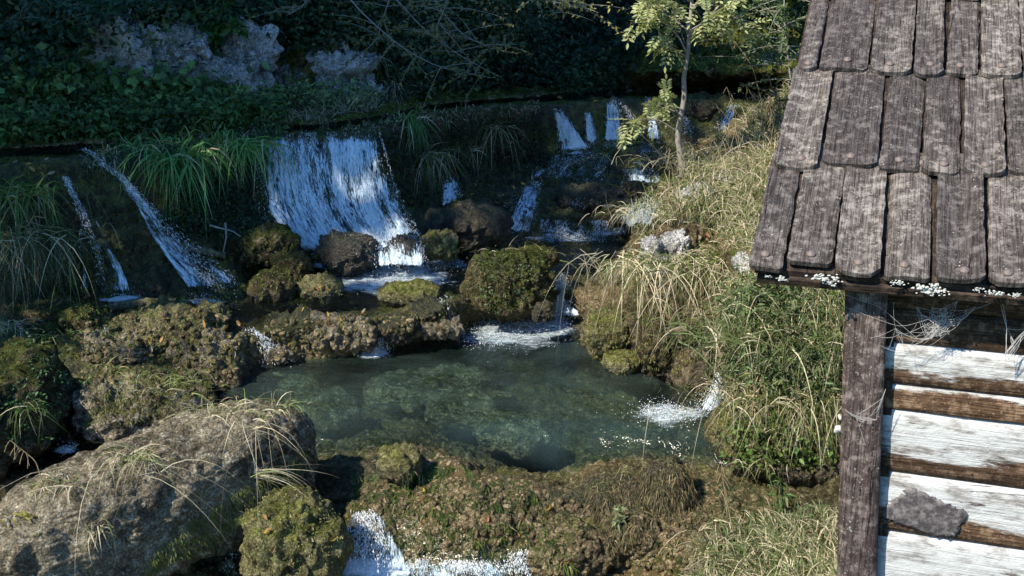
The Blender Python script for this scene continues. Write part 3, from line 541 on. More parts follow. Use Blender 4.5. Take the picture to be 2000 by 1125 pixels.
fall([(792,812,622),(794,816,640),(796,822,660)], 'short spill at the right end of the tan knobs', dens=.2, nf=160, seed=21)
fall([(1396,1420,732,8.75),(1388,1412,765,8.6),(1372,1406,795,8.5),(1362,1400,812,8.42)], 'small waterfall leaping from the cleft in the grassy bank', dens=.38, nf=1200, seed=22, splash=.10)
fall([(706,748,1008),(696,772,1040),(668,796,1075),(640,812,1108),(625,820,1140)], 'white water tumbling off the front lip', dens=.40, nf=3000, seed=23, off=.05, splash=.12)
fall([(812,968,1092),(806,985,1112),(800,1000,1140)], 'foaming edge of the front cascade at the bottom of the picture', dens=.38, nf=1800, seed=24, splash=.09)
fall([(1000,1050,1072),(980,1048,1098),(985,1050,1135)], 'small bright spill right of the foaming edge', dens=.18, nf=600, seed=25)
fall([(118,140,798),(112,146,830),(106,148,862),(100,160,886)], 'little chute into the dark stream at the left', dens=.30, nf=500, seed=26)
fall([(1398,1426,24),(1394,1428,50),(1396,1424,76)], 'highest far waterfall glimpsed through the ash leaves', dens=.32, nf=300, seed=27)
fall([(1290,1330,132),(1276,1336,150),(1268,1338,166)], 'far rapids at the head of the upper pool', dens=.2, nf=300, seed=28)
fall([(1424,1446,205),(1414,1436,232),(1398,1428,262)], 'slanting far waterfall behind the dry grass', dens=.36, nf=400, seed=29)
fall([(1488,1508,88),(1486,1512,125),(1484,1514,172)], 'far waterfall behind the small-leaved shrub', dens=.2, nf=300, seed=30)
fall([(452,462,1056),(444,458,1085),(436,452,1130)], 'trickle in the dark gap between the two front boulders', dens=.18, nf=150, seed=31)
fall([(1070,1200,312),(1040,1200,335),(1010,1190,362)], 'thin sheet of water sliding over the far mossy rocks', dens=.27, nf=900, seed=41, off=.08)
fall([(1215,1300,300),(1225,1300,318),(1230,1296,334)], 'thin rippling run of water below the far ledge', dens=.28, nf=400, seed=42, off=.08)
fall([(1230,1300,400),(1225,1290,425),(1235,1280,448)], 'bright spill against the left foot of the bank', dens=.3, nf=300, seed=46, off=.08)
fall([(1120,1196,366),(1110,1190,395),(1100,1180,425)], 'broken film of water over the middle far boulder', dens=.22, nf=400, seed=47, off=.12)
fall([(940,1010,395),(930,1005,420),(930,990,445)], 'blue glints of water sliding between the brown boulders', dens=.22, nf=300, seed=48, off=.1)
fall([(1440,1500,150),(1430,1490,180),(1430,1480,205)], 'dim far rapids under the small-leaved shrub', dens=.25, nf=200, seed=49)
fall([(150,220,300),(165,235,330)], 'water film on the rim of the left wall', dens=.1, nf=60, seed=50)
fall([(560,640,585),(540,640,600),(520,640,612)], 'clear water slipping over the leaf-strewn ledge', dens=.0, nf=60, seed=43, off=.03)
fall([(905,985,452),(915,990,470),(925,985,488)], 'glistening film over the wide dripping rock', dens=.26, nf=600, seed=44, off=.12)
fall([(200,216,655),(196,214,672),(186,206,690)], 'tiny rivulet among the left tufa lumps', dens=.2, nf=120, seed=45, off=.06)
foam(850, 520, 120, 24, .355, 'foam drifting right of the short splash', .02, 300, 21)
foam(960, 668, 110, 22, .005, 'thin foam trailing toward the middle of the pool', -.06, 300, 22, ang=.45)
foam(745, 548, 160, 34, .355, 'white foam spreading from the foot of the broad waterfall', .12, 1200, 1, ang=.15)
foam(788, 531, 62, 13, .36, 'bright boil under the short splash', .3, 500, 31)
foam(640, 516, 42, 14, .355, 'churned foam left of the wet black boulder', .3, 300, 2)
foam(1015, 645, 165, 46, .005, 'bright foam fan in the pool beside the fern-covered boulder', .11, 1300, 3, ang=.35)
foam(1300, 812, 100, 32, .005, 'patch of foam in front of the cleft waterfall', .12, 800, 4, ang=-.1)
foam(1120, 468, 125, 13, .355, 'foam line along the low row of trickles', .02, 500, 5)
foam(1115, 298, 62, 6, 1.04, 'foam under the far fan-shaped waterfall', .2, 150, 6)
foam(730, 692, 36, 12, .005, 'little foam patch under the thin spill', .18, 250, 7, ang=.3)
foam(236, 584, 46, 9, .355, 'foam under the fanning left waterfall', .25, 250, 8)
foam(560, 690, 60, 10, .005, 'foam streak at the left corner of the pool', .02, 200, 9, ang=.5)
foam(400, 592, 60, 8, .355, 'foam flecks under the slanting waterfall', .05, 200, 10)
foam(130, 882, 32, 12, -.19, 'foam in the dark stream', .12, 120, 11)
foam(730, 1115, 95, 30, -.58, 'white foam at the bottom of the front cascade', .32, 900, 12, lift=.08)

# ------------------------------------------------------------------ boulders
ICO = {}
def ico(k):
    if k not in ICO:
        b = bmesh.new(); bmesh.ops.create_icosphere(b, subdivisions=k, radius=1)
        ICO[k] = (np.array([v.co[:] for v in b.verts]), np.array([[v.index for v in f.verts] for f in b.faces])); b.free()
    return ICO[k]
TREES_V, TREES_F = [], []
def boulder(name, label, c, dims, ax=0.0, tilt=0.0, mat='boulder', seed=1, sub=5, amp=1.0, wetz=None, wet=0.0, moss=0.0, box=2.4, cat='boulder', rough=1.0, fine=1.0):
    S, f = ico(sub); S = S.copy()
    q = (np.abs(S) ** box).sum(1) ** (1 / box); B = S / q[:, None]
    B = B * np.array(dims); mn = min(dims)
    Nn = unit(B / np.array(dims) ** 2)
    ct, st = math.cos(tilt), math.sin(tilt); ca, sa = math.cos(ax), math.sin(ax)
    def rot(a):
        x = a[:, 0] * ct - a[:, 2] * st; z = a[:, 0] * st + a[:, 2] * ct
        return np.stack([x * ca - a[:, 1] * sa, x * sa + a[:, 1] * ca, z], 1)
    B = rot(B) + np.array(c); Nn = rot(Nn)
    B = B + Nn * (mn * amp * (.30 * noise(B, .9 / mn, seed) + .20 * fbm(B, 2.0 / mn, 2, seed + 2)))[:, None]
    Bs = B * np.array([1, 1, .55]); gr = rough
    B = B + Nn * (gr * (.055 * bil(Bs, 6, seed + 1) * min(1, mn / .2) + .026 * bil(Bs, 15, seed + 4) + fine * .011 * bil(B, 36, seed + 6) + fine * .005 * noise(B, 80, seed + 8)))[:, None]
    wv = np.full(len(B), wet)
    if wetz is not None: wv = np.clip(wet + (wetz + .12 - B[:, 2]) * 6, 0, 1)
    o = mk(name, B, f, MT[mat], attrs={'wet': wv, 'moss': np.full(len(B), moss), 'fl': B})
    tag(o, label, cat); TREES_V.append(B); TREES_F.append(f); return o
def ctr(px, py, y): return PY(px, py, y)
def bl(label, px, py, y, wpx, hpx, depth=None, **kw):
    """size from its width and height as surveyed at distance y"""
    k = y * 1.0 / F; rx, rz = wpx / 2 * k, hpx / 2 * k; return boulder(kw.pop('name', 'boulder'), label, ctr(px, py, y), (rx, depth or rx * .85, rz), **kw)
# front
a, b = PY(70, 1090, 6.35), PY(505, 900, 7.35); d = b - a
boulder('long_boulder', 'long pale tufa boulder across the lower left, with grass tufts along its ridge', (a + b) / 2 + np.array([.0, .08, -.0]), (1.16, .38, .45), math.atan2(d[1], d[0]), .13, 'grey', 3, 6, .28, wetz=-.6, box=3.2, rough=.7, fine=2.0, moss=-.08)
bl('olive algae-covered boulder at the bottom edge, right of the dark gap', 572, 1070, 6.85, 215, 260, .32, mat='olive', seed=5, sub=6, amp=.7, wetz=-.7, rough=1.0)
bl('small rounded rock with green algae cap on the front lip', 782, 905, 7.5, 92, 80, mat='olive', seed=7, amp=.8, wetz=-.05)
bl('rounded rock draped in brown hanging moss by the front lip, the taller of the pair', 1300, 965, 7.1, 120, 150, .2, mat='strand', seed=9, sub=5, amp=.8, rough=.5, name='mossy_rock')
bl('low rock draped in dark hanging moss beside the taller moss rock', 1200, 975, 7.15, 130, 95, .2, mat='strand', seed=10, sub=5, amp=.9, rough=.5, name='mossy_rock')
bl('moss-hung slope rock below the taller moss rock', 1240, 1040, 6.95, 150, 130, .22, mat='strand', seed=11, sub=5, amp=.8, rough=.5, name='mossy_rock')
bl('bright green moss hummock near the bottom right', 1270, 1085, 6.85, 110, 80, mat='olive', seed=12, amp=.9, moss=.2)
bl('half-sunk tan tufa ledge right of the front cascade', 1120, 1075, 6.85, 200, 110, mat='bed', seed=13, amp=1.1, wet=.45)
bl('brown tufa lump at the bottom right under the grass', 1400, 1090, 6.4, 150, 110, mat='grey', seed=14, amp=1)
# left mounds
bl('broad mossy mound above the dark stream', 290, 800, 8.6, 270, 140, .42, mat='grey', seed=21, sub=6, amp=.9, wetz=-.2, moss=.12, rough=1.3)
bl('tan tufa knob at the left end of the broad mound', 190, 800, 8.45, 100, 130, mat='grey', seed=22, amp=.8, wetz=-.2, moss=.02)
bl('dark overgrown boulder cut by the left edge', 10, 800, 8.2, 220, 230, .6, mat='boulder', seed=23, sub=5, amp=1.0)
bl('sunlit green-topped tufa dome in the middle of the left ledge', 345, 640, 9.8, 210, 90, .4, mat='olive', seed=24, sub=6, amp=1.1, rough=1.1, wet=.25)
bl('brown pitted tufa slope below the green-topped dome', 400, 700, 9.45, 150, 100, .35, mat='grey', seed=25, amp=1.1, wet=.3, rough=1.5)
bl('dark wet tufa shoulder at the pool corner', 430, 740, 9.3, 110, 110, .3, mat='boulder', seed=26, amp=1.0, wet=.5)
bl('mossy rock sloping beside the fanning waterfall', 110, 640, 9.9, 190, 110, .4, mat='boulder', seed=27, amp=1.0)
bl('low knobbly rock in the lit left stream', 230, 690, 9.4, 150, 70, .3, mat='grey', seed=28, amp=1.2, wet=.35, rough=1.6)
bl('low brown rock in the shade of the left ledge', 300, 735, 9.2, 120, 55, .25, mat='boulder', seed=29, amp=1.2, wet=.3)
# below the wall
bl('large mossy boulder left of the broad waterfall', 520, 480, 11.3, 130, 80, .3, mat='boulder', seed=31, amp=.9, moss=.1)
bl('smaller mossy boulder in front of the large one', 568, 520, 11.0, 78, 66, mat='boulder', seed=32, amp=.8)
bl('rounded brown boulder on the terrace edge', 530, 562, 10.7, 92, 64, mat='boulder', seed=33, amp=.8, wetz=.35)
bl('flat green boulder dotted with yellow leaves', 625, 562, 10.8, 96, 52, mat='olive', seed=34, amp=.8, wetz=.35, moss=-.05)
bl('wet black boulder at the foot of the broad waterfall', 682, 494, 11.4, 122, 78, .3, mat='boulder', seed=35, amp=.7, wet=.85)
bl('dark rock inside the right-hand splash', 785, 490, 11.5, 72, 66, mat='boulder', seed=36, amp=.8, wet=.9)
bl('tufa rock with a bright moss cap between the splashes', 858, 478, 11.7, 76, 62, mat='olive', seed=37, amp=.9, wetz=.35, rough=1.4)
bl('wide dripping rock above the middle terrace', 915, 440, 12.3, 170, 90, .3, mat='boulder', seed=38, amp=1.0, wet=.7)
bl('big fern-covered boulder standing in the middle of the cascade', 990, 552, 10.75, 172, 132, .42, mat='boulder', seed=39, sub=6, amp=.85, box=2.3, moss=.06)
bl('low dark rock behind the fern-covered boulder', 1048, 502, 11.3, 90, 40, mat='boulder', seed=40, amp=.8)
bl('flat olive slab left of the fern-covered boulder', 800, 572, 10.75, 130, 40, .3, mat='olive', seed=41, amp=.8, wetz=.3)
bl('small brown rock beside the gushing waterfall', 1062, 610, 10.2, 44, 44, mat='boulder', seed=42, amp=.9, wet=.5)
bl('fibrous dark rock at the right of the trickles', 1215, 415, 13.1, 66, 60, mat='strand', seed=43, amp=.7, rough=.5, name='mossy_rock')
bl('domed dark rock below the small far step', 1240, 372, 13.9, 66, 34, mat='boulder', seed=44, amp=.6, wet=.4)
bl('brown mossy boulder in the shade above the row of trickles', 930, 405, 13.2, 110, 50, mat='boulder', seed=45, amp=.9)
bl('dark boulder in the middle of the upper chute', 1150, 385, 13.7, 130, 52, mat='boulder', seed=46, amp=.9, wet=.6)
bl('dark boulder beside the far ledge pool', 1265, 322, 15.0, 80, 44, mat='boulder', seed=47, amp=.9, wet=.4)
bl('far dark boulder above the upper falls', 1385, 215, 16.0, 120, 60, mat='boulder', seed=48, amp=.9, wet=.3)
# knobs of the pool rim
k = 0
for (px, py, yy, ww, hh, lb) in [(655,650,10.0,120,70,'pale porous tufa knob with dripping edge, left of the thin spill'),(575,640,10.05,120,60,'mossy tufa knob strewn with leaves on the pool rim'),
        (700,655,9.9,70,66,'tan tufa knob right at the thin spill'),(775,640,10.0,80,50,'dark tufa knob right of the thin spill'),(855,640,10.2,100,36,'flat tan tufa toe below the curtain of trickles'),
        (480,670,9.9,90,60,'wet tufa knob at the far-left end of the pool rim'),(545,690,9.7,60,30,'small round tufa knob sitting at the waterline'),(830,612,10.3,90,44,'shaded knob under the curtain of trickles')]:
    k += 1; bl(lb, px, py, yy, ww, hh, mat='grey' if k in (1, 3, 5, 7) else 'boulder', seed=60 + k, sub=5, amp=1.2, wet=.6 if k in (2, 4, 6, 8) else .35, rough=1.5)
# limestone of the back wall
for (px, py, yy, ww, hh, lb, sd) in [(225,105,13.5,90,130,'rough grey limestone outcrop at the upper left',1),(335,95,13.9,110,70,'slanting streak of limestone under roots',2),(420,160,14.0,150,80,'broad tan and grey limestone face behind the herbs',3),
        (475,115,14.4,90,120,'leaning white limestone slab beside the thin sapling',4),(655,150,15.3,120,110,'brightest white limestone block in the dark wall',5),(715,185,15.5,60,50,'small limestone block right of the brightest one',6),(960,95,18.0,110,90,'bluish limestone block under the bare branches',7),(150,130,13.3,60,70,'small limestone scrap far left in the ivy',8)]:
    boulder('limestone_outcrop', lb, ctr(px, py, yy + .12), (ww / 2 * yy / F * 1.1, .42, hh / 2 * yy / F), .1 * sd, .5 - .15 * sd, 'lime', 80 + sd, 6, 2.3, cat='rock outcrop', rough=1.1, box=6, moss=.07)
for (px, py, yy, ww, hh, lb) in [(1362,385,10.25,70,44,'white lichened limestone poking out near the ash foot'),(1282,505,9.62,44,90,'white limestone scar on the left corner of the bank'),(1318,480,9.6,50,60,'pale limestone lump beside the white scar'),(1420,345,10.9,60,20,'flat pale stone in the dry grass'),(1470,520,8.75,60,36,'pale stone half hidden under the roof corner')]:
    boulder('limestone_outcrop', lb, ctr(px, py, yy), (ww / 2 * yy / F, .16, hh / 2 * yy / F), .3, .2, 'lime', int(px), 5, 1.1, cat='rock outcrop', rough=1.3, box=3.2, moss=-.2)
for (px, py, yy, ww, hh, mt, lb) in [(1185,650,9.9,110,90,'olive','smooth olive slab at the pool edge left of the bank'),(1215,705,9.6,80,40,'olive','pale green mossy foot of the bank in the water'),(1290,650,9.42,110,150,'boulder','bare brown tufa cheek under the hanging straw'),(1420,850,7.95,80,130,'olive','green-brown rock below the cleft waterfall'),(1500,870,7.55,140,110,'bank','bare tan tufa buttress under the green cushion')]:
    bl(lb, px, py, yy, ww, hh, .22, mat=mt, seed=int(px) + 7, amp=.6, wetz=.0, rough=.7, fine=1.4, box=2.2)
# stones lying in the pool
for i, (px, py, w_, h_, lb) in enumerate([(790,765,150,50,'long sunken stone under the green pool water'),(900,800,130,45,'sunken stone in the middle of the pool'),(640,800,110,40,'pale sunken slab near the left of the pool'),(1000,850,110,40,'dark sunken stone near the front lip'),(560,760,90,35,'sunken slab in the blue reflection'),(880,745,90,30,'sunken stone toward the foam fan')]):
    q = PZ(px, py, -.24); boulder('sunken_stone', lb, q, (w_ / 2 * q[1] / F * 1.1, .35, .14), .3 * i, 0, 'grey', 130 + i, 4, .8, cat='stone')
BV = BVHTree.FromPolygons(np.concatenate(VA + TREES_V).tolist(), sum([a.tolist() for a in [FA[0], FA[1]]], []) + sum([(f + o).tolist() for f, o in zip(TREES_F, np.cumsum([len(VA[0]) + len(VA[1])] + [len(v) for v in TREES_V])[:-1])], []))

# ------------------------------------------------------------------ crumbled tufa on lip and ledges
def region(n, poly, rg, jit=0):
    """random surveyed bearings inside a polygon, dropped on whatever surface is there"""
    poly = np.array(poly, float); lo, hi = poly.min(0), poly.max(0); out = []
    while len(out) < n:
        q = rg.uniform(lo, hi, (n, 2)); x, y = q[:, 0], q[:, 1]; ins = np.zeros(n, bool); j = len(poly) - 1
        for i in range(len(poly)):
            xi, yi, xj, yj = *poly[i], *poly[j]
            c_ = ((yi > y) != (yj > y)) & (x < (xj - xi) * (y - yi) / (yj - yi + 1e-9) + xi); ins ^= c_; j = i
        out += q[ins].tolist()
    Pq, Nq = [], []
    for px, py in out[:n]:
        a_, b_ = hit(px, py)
        if a_ is not None: Pq.append(a_); Nq.append(b_)
    return np.array(Pq), np.array(Nq)
MT['chip'] = rock_mat('tufa_crumbs', (.09, .062, .03), (.31, .235, .12), (.64, .52, .31), (.04, .06, .01), (.15, .18, .035), moss=.0)
def crumbs(label, poly, n, size, seed, wet=.3, mat='chip', moss=0.0):
    rg = np.random.default_rng(seed); Pq, Nq = region(n, poly, rg); S, f = ico(1); m_ = len(Pq)
    A = unit(np.cross(Nq, rg.normal(size=(m_, 3)))); B = np.cross(Nq, A); sz = size * (.35 + 1.3 * rg.random((m_, 1, 1)) ** 2); q = S[None] * (1 + .35 * rg.normal(size=(m_, len(S), 1)))
    V = Pq[:, None] + sz * (q[..., 0:1] * A[:, None] + q[..., 1:2] * B[:, None] * .7 + q[..., 2:3] * Nq[:, None] * .45) - Nq[:, None] * sz * .1
    F_ = (f[None] + (np.arange(m_) * len(S))[:, None, None]).reshape(-1, 3); V = V.reshape(-1, 3)
    o = mk('rubble', V, F_, MT[mat], smooth=True, attrs={'wet': np.full(len(V), wet), 'moss': np.full(len(V), moss)}); return tag(o, label, 'rubble', kind='stuff')
crumbs('crumbly tan tufa over the front lip', [(680,960),(800,920),(1080,970),(1230,1000),(1250,1110),(1050,1125),(760,1100),(680,1020)], 1500, .026, 1)
crumbs('crumbs of tufa along the pool rim', [(470,640),(640,610),(880,620),(900,665),(700,690),(500,710)], 500, .024, 2, .15)
crumbs('crumbly lumps on the left tufa ledge', [(170,620),(460,600),(480,720),(430,780),(160,740)], 650, .03, 3, .2, moss=.12)
crumbs('crumbs at the lower right shore', [(1240,1000),(1440,960),(1440,1040),(1340,1110),(1240,1110)], 700, .022, 4, .3)
crumbs('mossy lumps of the dark wall', [(740,270),(1060,220),(1060,330),(880,400),(800,400)], 500, .04, 5, .2, 'boulder', .1)
crumbs('mossy lumps below the left falls', [(60,330),(500,320),(500,460),(380,560),(60,600)], 450, .05, 6, .3, 'boulder', .1)
crumbs('knobs in the upper cascade', [(960,310),(1290,310),(1290,440),(1000,440)], 700, .035, 7, .6, 'boulder', .0)

# ------------------------------------------------------------------ plants
def vcol(n, base, var=.25, rg=rng, warm=.15):
    c = np.array(base)[None] * (1 + var * rg.uniform(-1, 1, (n, 1))); c[:, 0] *= 1 + warm * rg.uniform(-1, 1, n); return c
def leaves(Pc, Nn, size, col, rg=rng, asp=.5, fold=.25):
    """pointed leaf: 6 corners, folded along the midrib"""
    n = len(Pc); Nn = unit(Nn); r = unit(rg.normal(size=(n, 3)) + np.array([0, 0, -.5])); D = unit(r - (r * Nn).sum(1, keepdims=True) * Nn); S = np.cross(Nn, D)
    s_ = size[:, None]; w_ = s_ * asp
    V = np.stack([Pc, Pc + D * s_ * .35 + S * w_ * .5 + Nn * s_ * fold * .4, Pc + D * s_ - Nn * s_ * .12, Pc + D * s_ * .35 - S * w_ * .5 + Nn * s_ * fold * .4], 1)
    f = np.array([[0, 1, 2], [0, 2, 3]])[None] + (np.arange(n) * 4)[:, None, None]
    return V.reshape(-1, 3), f.reshape(-1, 3), np.repeat(col, 4, 0)
def blades(Pc, D, L, Wd, droop, col, seg=5, rg=rng):
    n = len(Pc); D = unit(D); side = unit(np.cross(D, rg.normal(size=(n, 3)) * .5 + np.array([0, 1, .0]))); t = np.linspace(0, 1, seg)
    cv = rg.normal(size=(n, 3)) * .12
    dr_ = D[:, None] + cv[:, None] * 3 * t[None, :, None]; dr_[..., 2] -= 3.0 * droop[:, None] * t[None]; dr_ = unit(dr_) * (L / (seg - 1))[:, None, None]
    X = np.concatenate([Pc[:, None], Pc[:, None] + np.cumsum(dr_[:, :-1], axis=1)], 1)
    # keep arc length close to L for strongly drooping blades
    wv = Wd[:, None] * (1 - t ** 1.6)[None] * .5
    Lf = X - side[:, None] * wv[..., None]; Rt = X + side[:, None] * wv[..., None]
    V = np.stack([Lf, Rt], 2)[:, :-1].reshape(n, -1, 3); V = np.concatenate([V, X[:, -1:]], 1); m_ = V.shape[1]
    q = np.array([[2 * i, 2 * i + 1, 2 * i + 3, 2 * i + 2] for i in range(seg - 2)]); tr = np.array([[m_ - 3, m_ - 2, m_ - 1]])
    o = (np.arange(n) * m_)[:, None, None]
    return V.reshape(-1, 3), [(q[None] + o).reshape(-1, 4), (tr[None] + o).reshape(-1, 3)], np.repeat(col, m_, 0)
def join(parts):
    V, F_, Cc, off = [], {3: [], 4: []}, [], 0
    for v, f, c in parts:
        for g in (f if isinstance(f, list) else [f]): F_[g.shape[1]].append(g + off)
        V.append(v); Cc.append(c); off += len(v)
    return np.concatenate(V), [np.concatenate(g) for g in F_.values() if g], np.concatenate(Cc)
GREEN, BLUEG, DRY, LIT, OLV = (.05, .095, .018), (.022, .07, .026), (.58, .51, .36), (.21, .26, .09), (.07, .08, .02)
def tuft(label, px, py, n=110, L=.35, up=.5, droop=.9, width=.006, dry=.25, spread=.05, wide=1.0, seed=1, base=GREEN, lean=(0, -.5, 0), name='grass_tuft', group='grass tufts', q=None, cat='grass tuft', L2=.4):
    rg = np.random.default_rng(seed + 500)
    if q is None:
        q, nn = hit(px, py)
        if q is None: return
    D = rg.normal(size=(n, 3)) * np.array([wide, .6, .35]) * .6 + np.array(lean) + np.array([0, 0, up])
    Pc = q + rg.normal(size=(n, 3)) * np.array([spread * wide * 1.4, spread, .012])
    isd = rg.random(n) < dry; col = vcol(n, base, .35, rg); col[isd] = vcol(isd.sum(), DRY, .3, rg, .08)
    V, f, c = blades(Pc, D, L * (1 - L2 + 2 * L2 * rg.random(n)) , width * (.6 + .8 * rg.random(n)), droop * (.6 + .8 * rg.random(n)), col, 7, rg)
    o = mk(name, V, f, MT['grass'], origin=q, attrs={'col': c}); return tag(o, label, cat, group)
T = tuft
# hanging tufts on the shaded rim
T('sedge tuft drooping at the top of the slanting waterfall', 215, 302, 70, .36, .35, 1.2, .013, dry=.05, seed=1, base=(.08, .2, .06))
T('long sedge tuft hanging over the wall, leftmost of the big three', 300, 296, 170, .60, .3, 1.1, .016, .08, .09, seed=2, base=(.13, .30, .09))
T('longest sedge tuft, middle of the big three on the shaded rim', 345, 306, 200, .72, .25, 1.1, .016, .08, .10, seed=3, base=(.14, .31, .09))
T('dense sedge tuft left of the broad waterfall, rightmost of the big three', 445, 284, 260, .66, .35, 1.1, .017, .08, .15, 1.3, seed=4, base=(.15, .32, .09))
T('thin sedge tuft between the big ones, half hidden', 395, 296, 90, .45, .3, 1.2, .014, dry=.1, seed=5, base=(.09, .2, .06))
T('grass tuft arching at the left lip of the broad waterfall', 522, 262, 120, .42, .4, 1.0, .012, dry=.3, seed=6, base=(.11, .19, .05))
T('wide grass tuft arching over the right lip of the broad waterfall', 700, 240, 190, .5, .35, 1.0, .013, .2, .16, 1.4, seed=7, base=(.08, .17, .045))
T('hanging tuft on the rim right of the leafy plant', 800, 236, 110, .46, .15, 1.2, .013, dry=.1, seed=8, base=(.08, .2, .055), spread=.04)
T('straggly hanging tuft on the brown wall', 880, 285, 60, .36, .15, 1.2, dry=.15, seed=9)
T('two-coloured strands hanging in the middle of the brown wall', 958, 248, 80, .72, .1, 1.3, .005, .45, .06, seed=10, base=(.09, .15, .04))
T('thin strands low on the brown wall', 918, 292, 40, .38, .1, 1.2, dry=.3, seed=11)
T('dangling green and straw beard right of the broad waterfall', 832, 300, 150, .75, .05, 1.2, .006, .45, .07, .8, seed=12, base=(.12, .17, .04))
T('short tuft high on the wall beside the waterfall edge', 806, 270, 60, .36, .1, 1.2, dry=.2, seed=13)
# left edge
T('big bright tuft hanging into the picture at the left edge', 12, 375, 260, .62, .3, 1.1, .014, .15, .16, seed=14, base=(.11, .19, .05))
T('long curtain of fine grass below the left-edge tuft', 20, 450, 420, .9, .05, 1.15, .006, .3, .2, seed=15, base=(.06, .11, .035))
T('second curtain of grass right of the left-edge curtain', 75, 470, 180, .62, .05, 1.2, .006, .25, .14, seed=16, base=(.045, .1, .03))
T('pale tuft on the left edge above the overgrown boulder', 5, 640, 110, .34, .5, .7, dry=.7, seed=17, base=LIT)
T('green tuft in the shade left of the lit dome', 100, 660, 70, .28, .5, .6, dry=.1, seed=18)
T('small tuft on the knobbly rocks of the left stream', 225, 715, 60, .2, .5, .6, dry=.3, seed=19, base=LIT)
T('tuft of thin blades hanging on the overgrown boulder', 45, 790, 90, .34, .3, .9, dry=.2, seed=20)
T('sparse tuft on top of the broad mound', 320, 745, 140, .2, .6, .5, dry=.3, seed=21, base=LIT, spread=.14)
# long boulder
T('sun-bleached tuft at the middle of the long boulder', 268, 892, 130, .28, .35, .75, .0055, .62, .05, seed=22, base=LIT, lean=(0, -.35, 0), L2=.6)
T('bushy straw tuft on the upper ridge of the long boulder', 465, 800, 130, .26, .5, .65, .0055, .55, .09, 1.3, seed=23, base=LIT, L2=.5)
T('little tuft on the right shoulder of the long boulder', 548, 795, 60, .18, .5, .6, dry=.35, seed=24, base=LIT)
T('thin tuft near the left end of the long boulder', 110, 945, 80, .24, .4, .7, dry=.5, seed=25, base=LIT)
T('long trailing straws from the middle tuft of the long boulder', 262, 920, 22, .85, .1, .75, .004, 1, .05, 1.6, seed=26, lean=(-.25, -.6, 0))
T('stalks drooping from the upper ridge of the long boulder', 490, 830, 26, .62, .1, .8, .004, .9, .06, seed=27, lean=(.3, -.6, 0))
T('sprawling straw stalks pointing right over the dark gap', 500, 925, 24, .42, .28, .35, .004, .8, .03, .4, seed=28, base=LIT, lean=(1.0, -.1, 0))
T('small tuft low on the flank of the long boulder', 190, 1030, 40, .2, .3, .8, dry=.6, seed=29, base=LIT)
# right bank
T('great straw-and-green beard hanging down the sunlit bank', 1345, 500, 520, .72, -.25, 1.1, .006, .55, .22, 1.2, seed=30, base=(.11, .15, .035))
T('upper mop of grass above the great beard', 1400, 490, 340, .42, .1, 1.0, .0075, .45, .2, 1.2, seed=31, base=(.12, .17, .035))
T('dry tuft curling out over the left edge of the bank', 1245, 510, 200, .26, -.1, .95, .006, .75, .12, 1.2, seed=32, base=LIT, lean=(-.45, -.3, 0))
T('straw tuft at the top left corner of the bank', 1265, 412, 150, .24, .1, .8, .006, .75, .13, seed=33, base=LIT, lean=(-.3, -.2, 0))
T('green and straw tuft right of the limestone scar', 1440, 395, 280, .34, .5, .8, .007, .5, .2, 1.2, seed=34, base=(.12, .16, .03))
T('dry mop high on the bank near the roof edge', 1460, 330, 280, .36, .6, .6, .006, .75, .22, 1.2, seed=35, base=LIT)
T('fresh green tuft under the roof corner', 1560, 590, 300, .5, .4, .8, .008, .2, .18, seed=36, base=(.11, .16, .06))
T('drooping green mat below the fresh tuft', 1600, 650, 200, .5, .2, 1.0, .007, .3, .14, seed=37, base=(.11, .15, .05))
T('tall straw grass around the ash stem', 1385, 320, 220, .5, .8, .45, .005, .85, .2, 1.3, seed=38, base=LIT)
T('dense green cushion of grass left of the post', 1480, 640, 420, .4, .3, .9, .008, .25, .24, 1.2, seed=39, base=(.11, .15, .05))
T('narrow straw beard under the green cushion', 1500, 760, 260, .45, .05, 1.1, .006, .55, .16, 1.3, seed=40, base=(.1, .12, .03))
T('straw beard at the right beside the post', 1600, 760, 200, .42, .05, 1.1, .006, .5, .12, seed=41, base=(.09, .12, .03))
T('grey-green tuft at the bottom right, left one', 1440, 1050, 220, .32, .5, .7, .007, .3, .10, seed=42, base=(.11, .16, .06))
T('grey-green tuft at the bottom right, beside the post', 1570, 1050, 320, .36, .5, .7, .007, .3, .14, seed=43, base=(.11, .16, .06))
T('middle grey-green tuft at the bottom right', 1505, 1085, 260, .33, .5, .7, .007, .35, .12, seed=44, base=(.12, .16, .05))
T('straw tuft at the bottom edge by the hut', 1600, 1110, 200, .3, .5, .7, .006, .6, .12, seed=45, base=LIT)
T('sprig of grass on the dark moss rock', 1215, 925, 10, .12, .5, .6, .005, .2, .01, seed=46, base=LIT)
T('tuft at the foot of the sunlit bank, low by the brown shallows', 1490, 900, 60, .22, .4, .7, dry=.4, seed=47, base=LIT)
T('thin tuft on top of the fern-covered boulder', 1000, 490, 60, .14, .6, .4, .005, .3, .12, 1.5, seed=48, base=OLV)

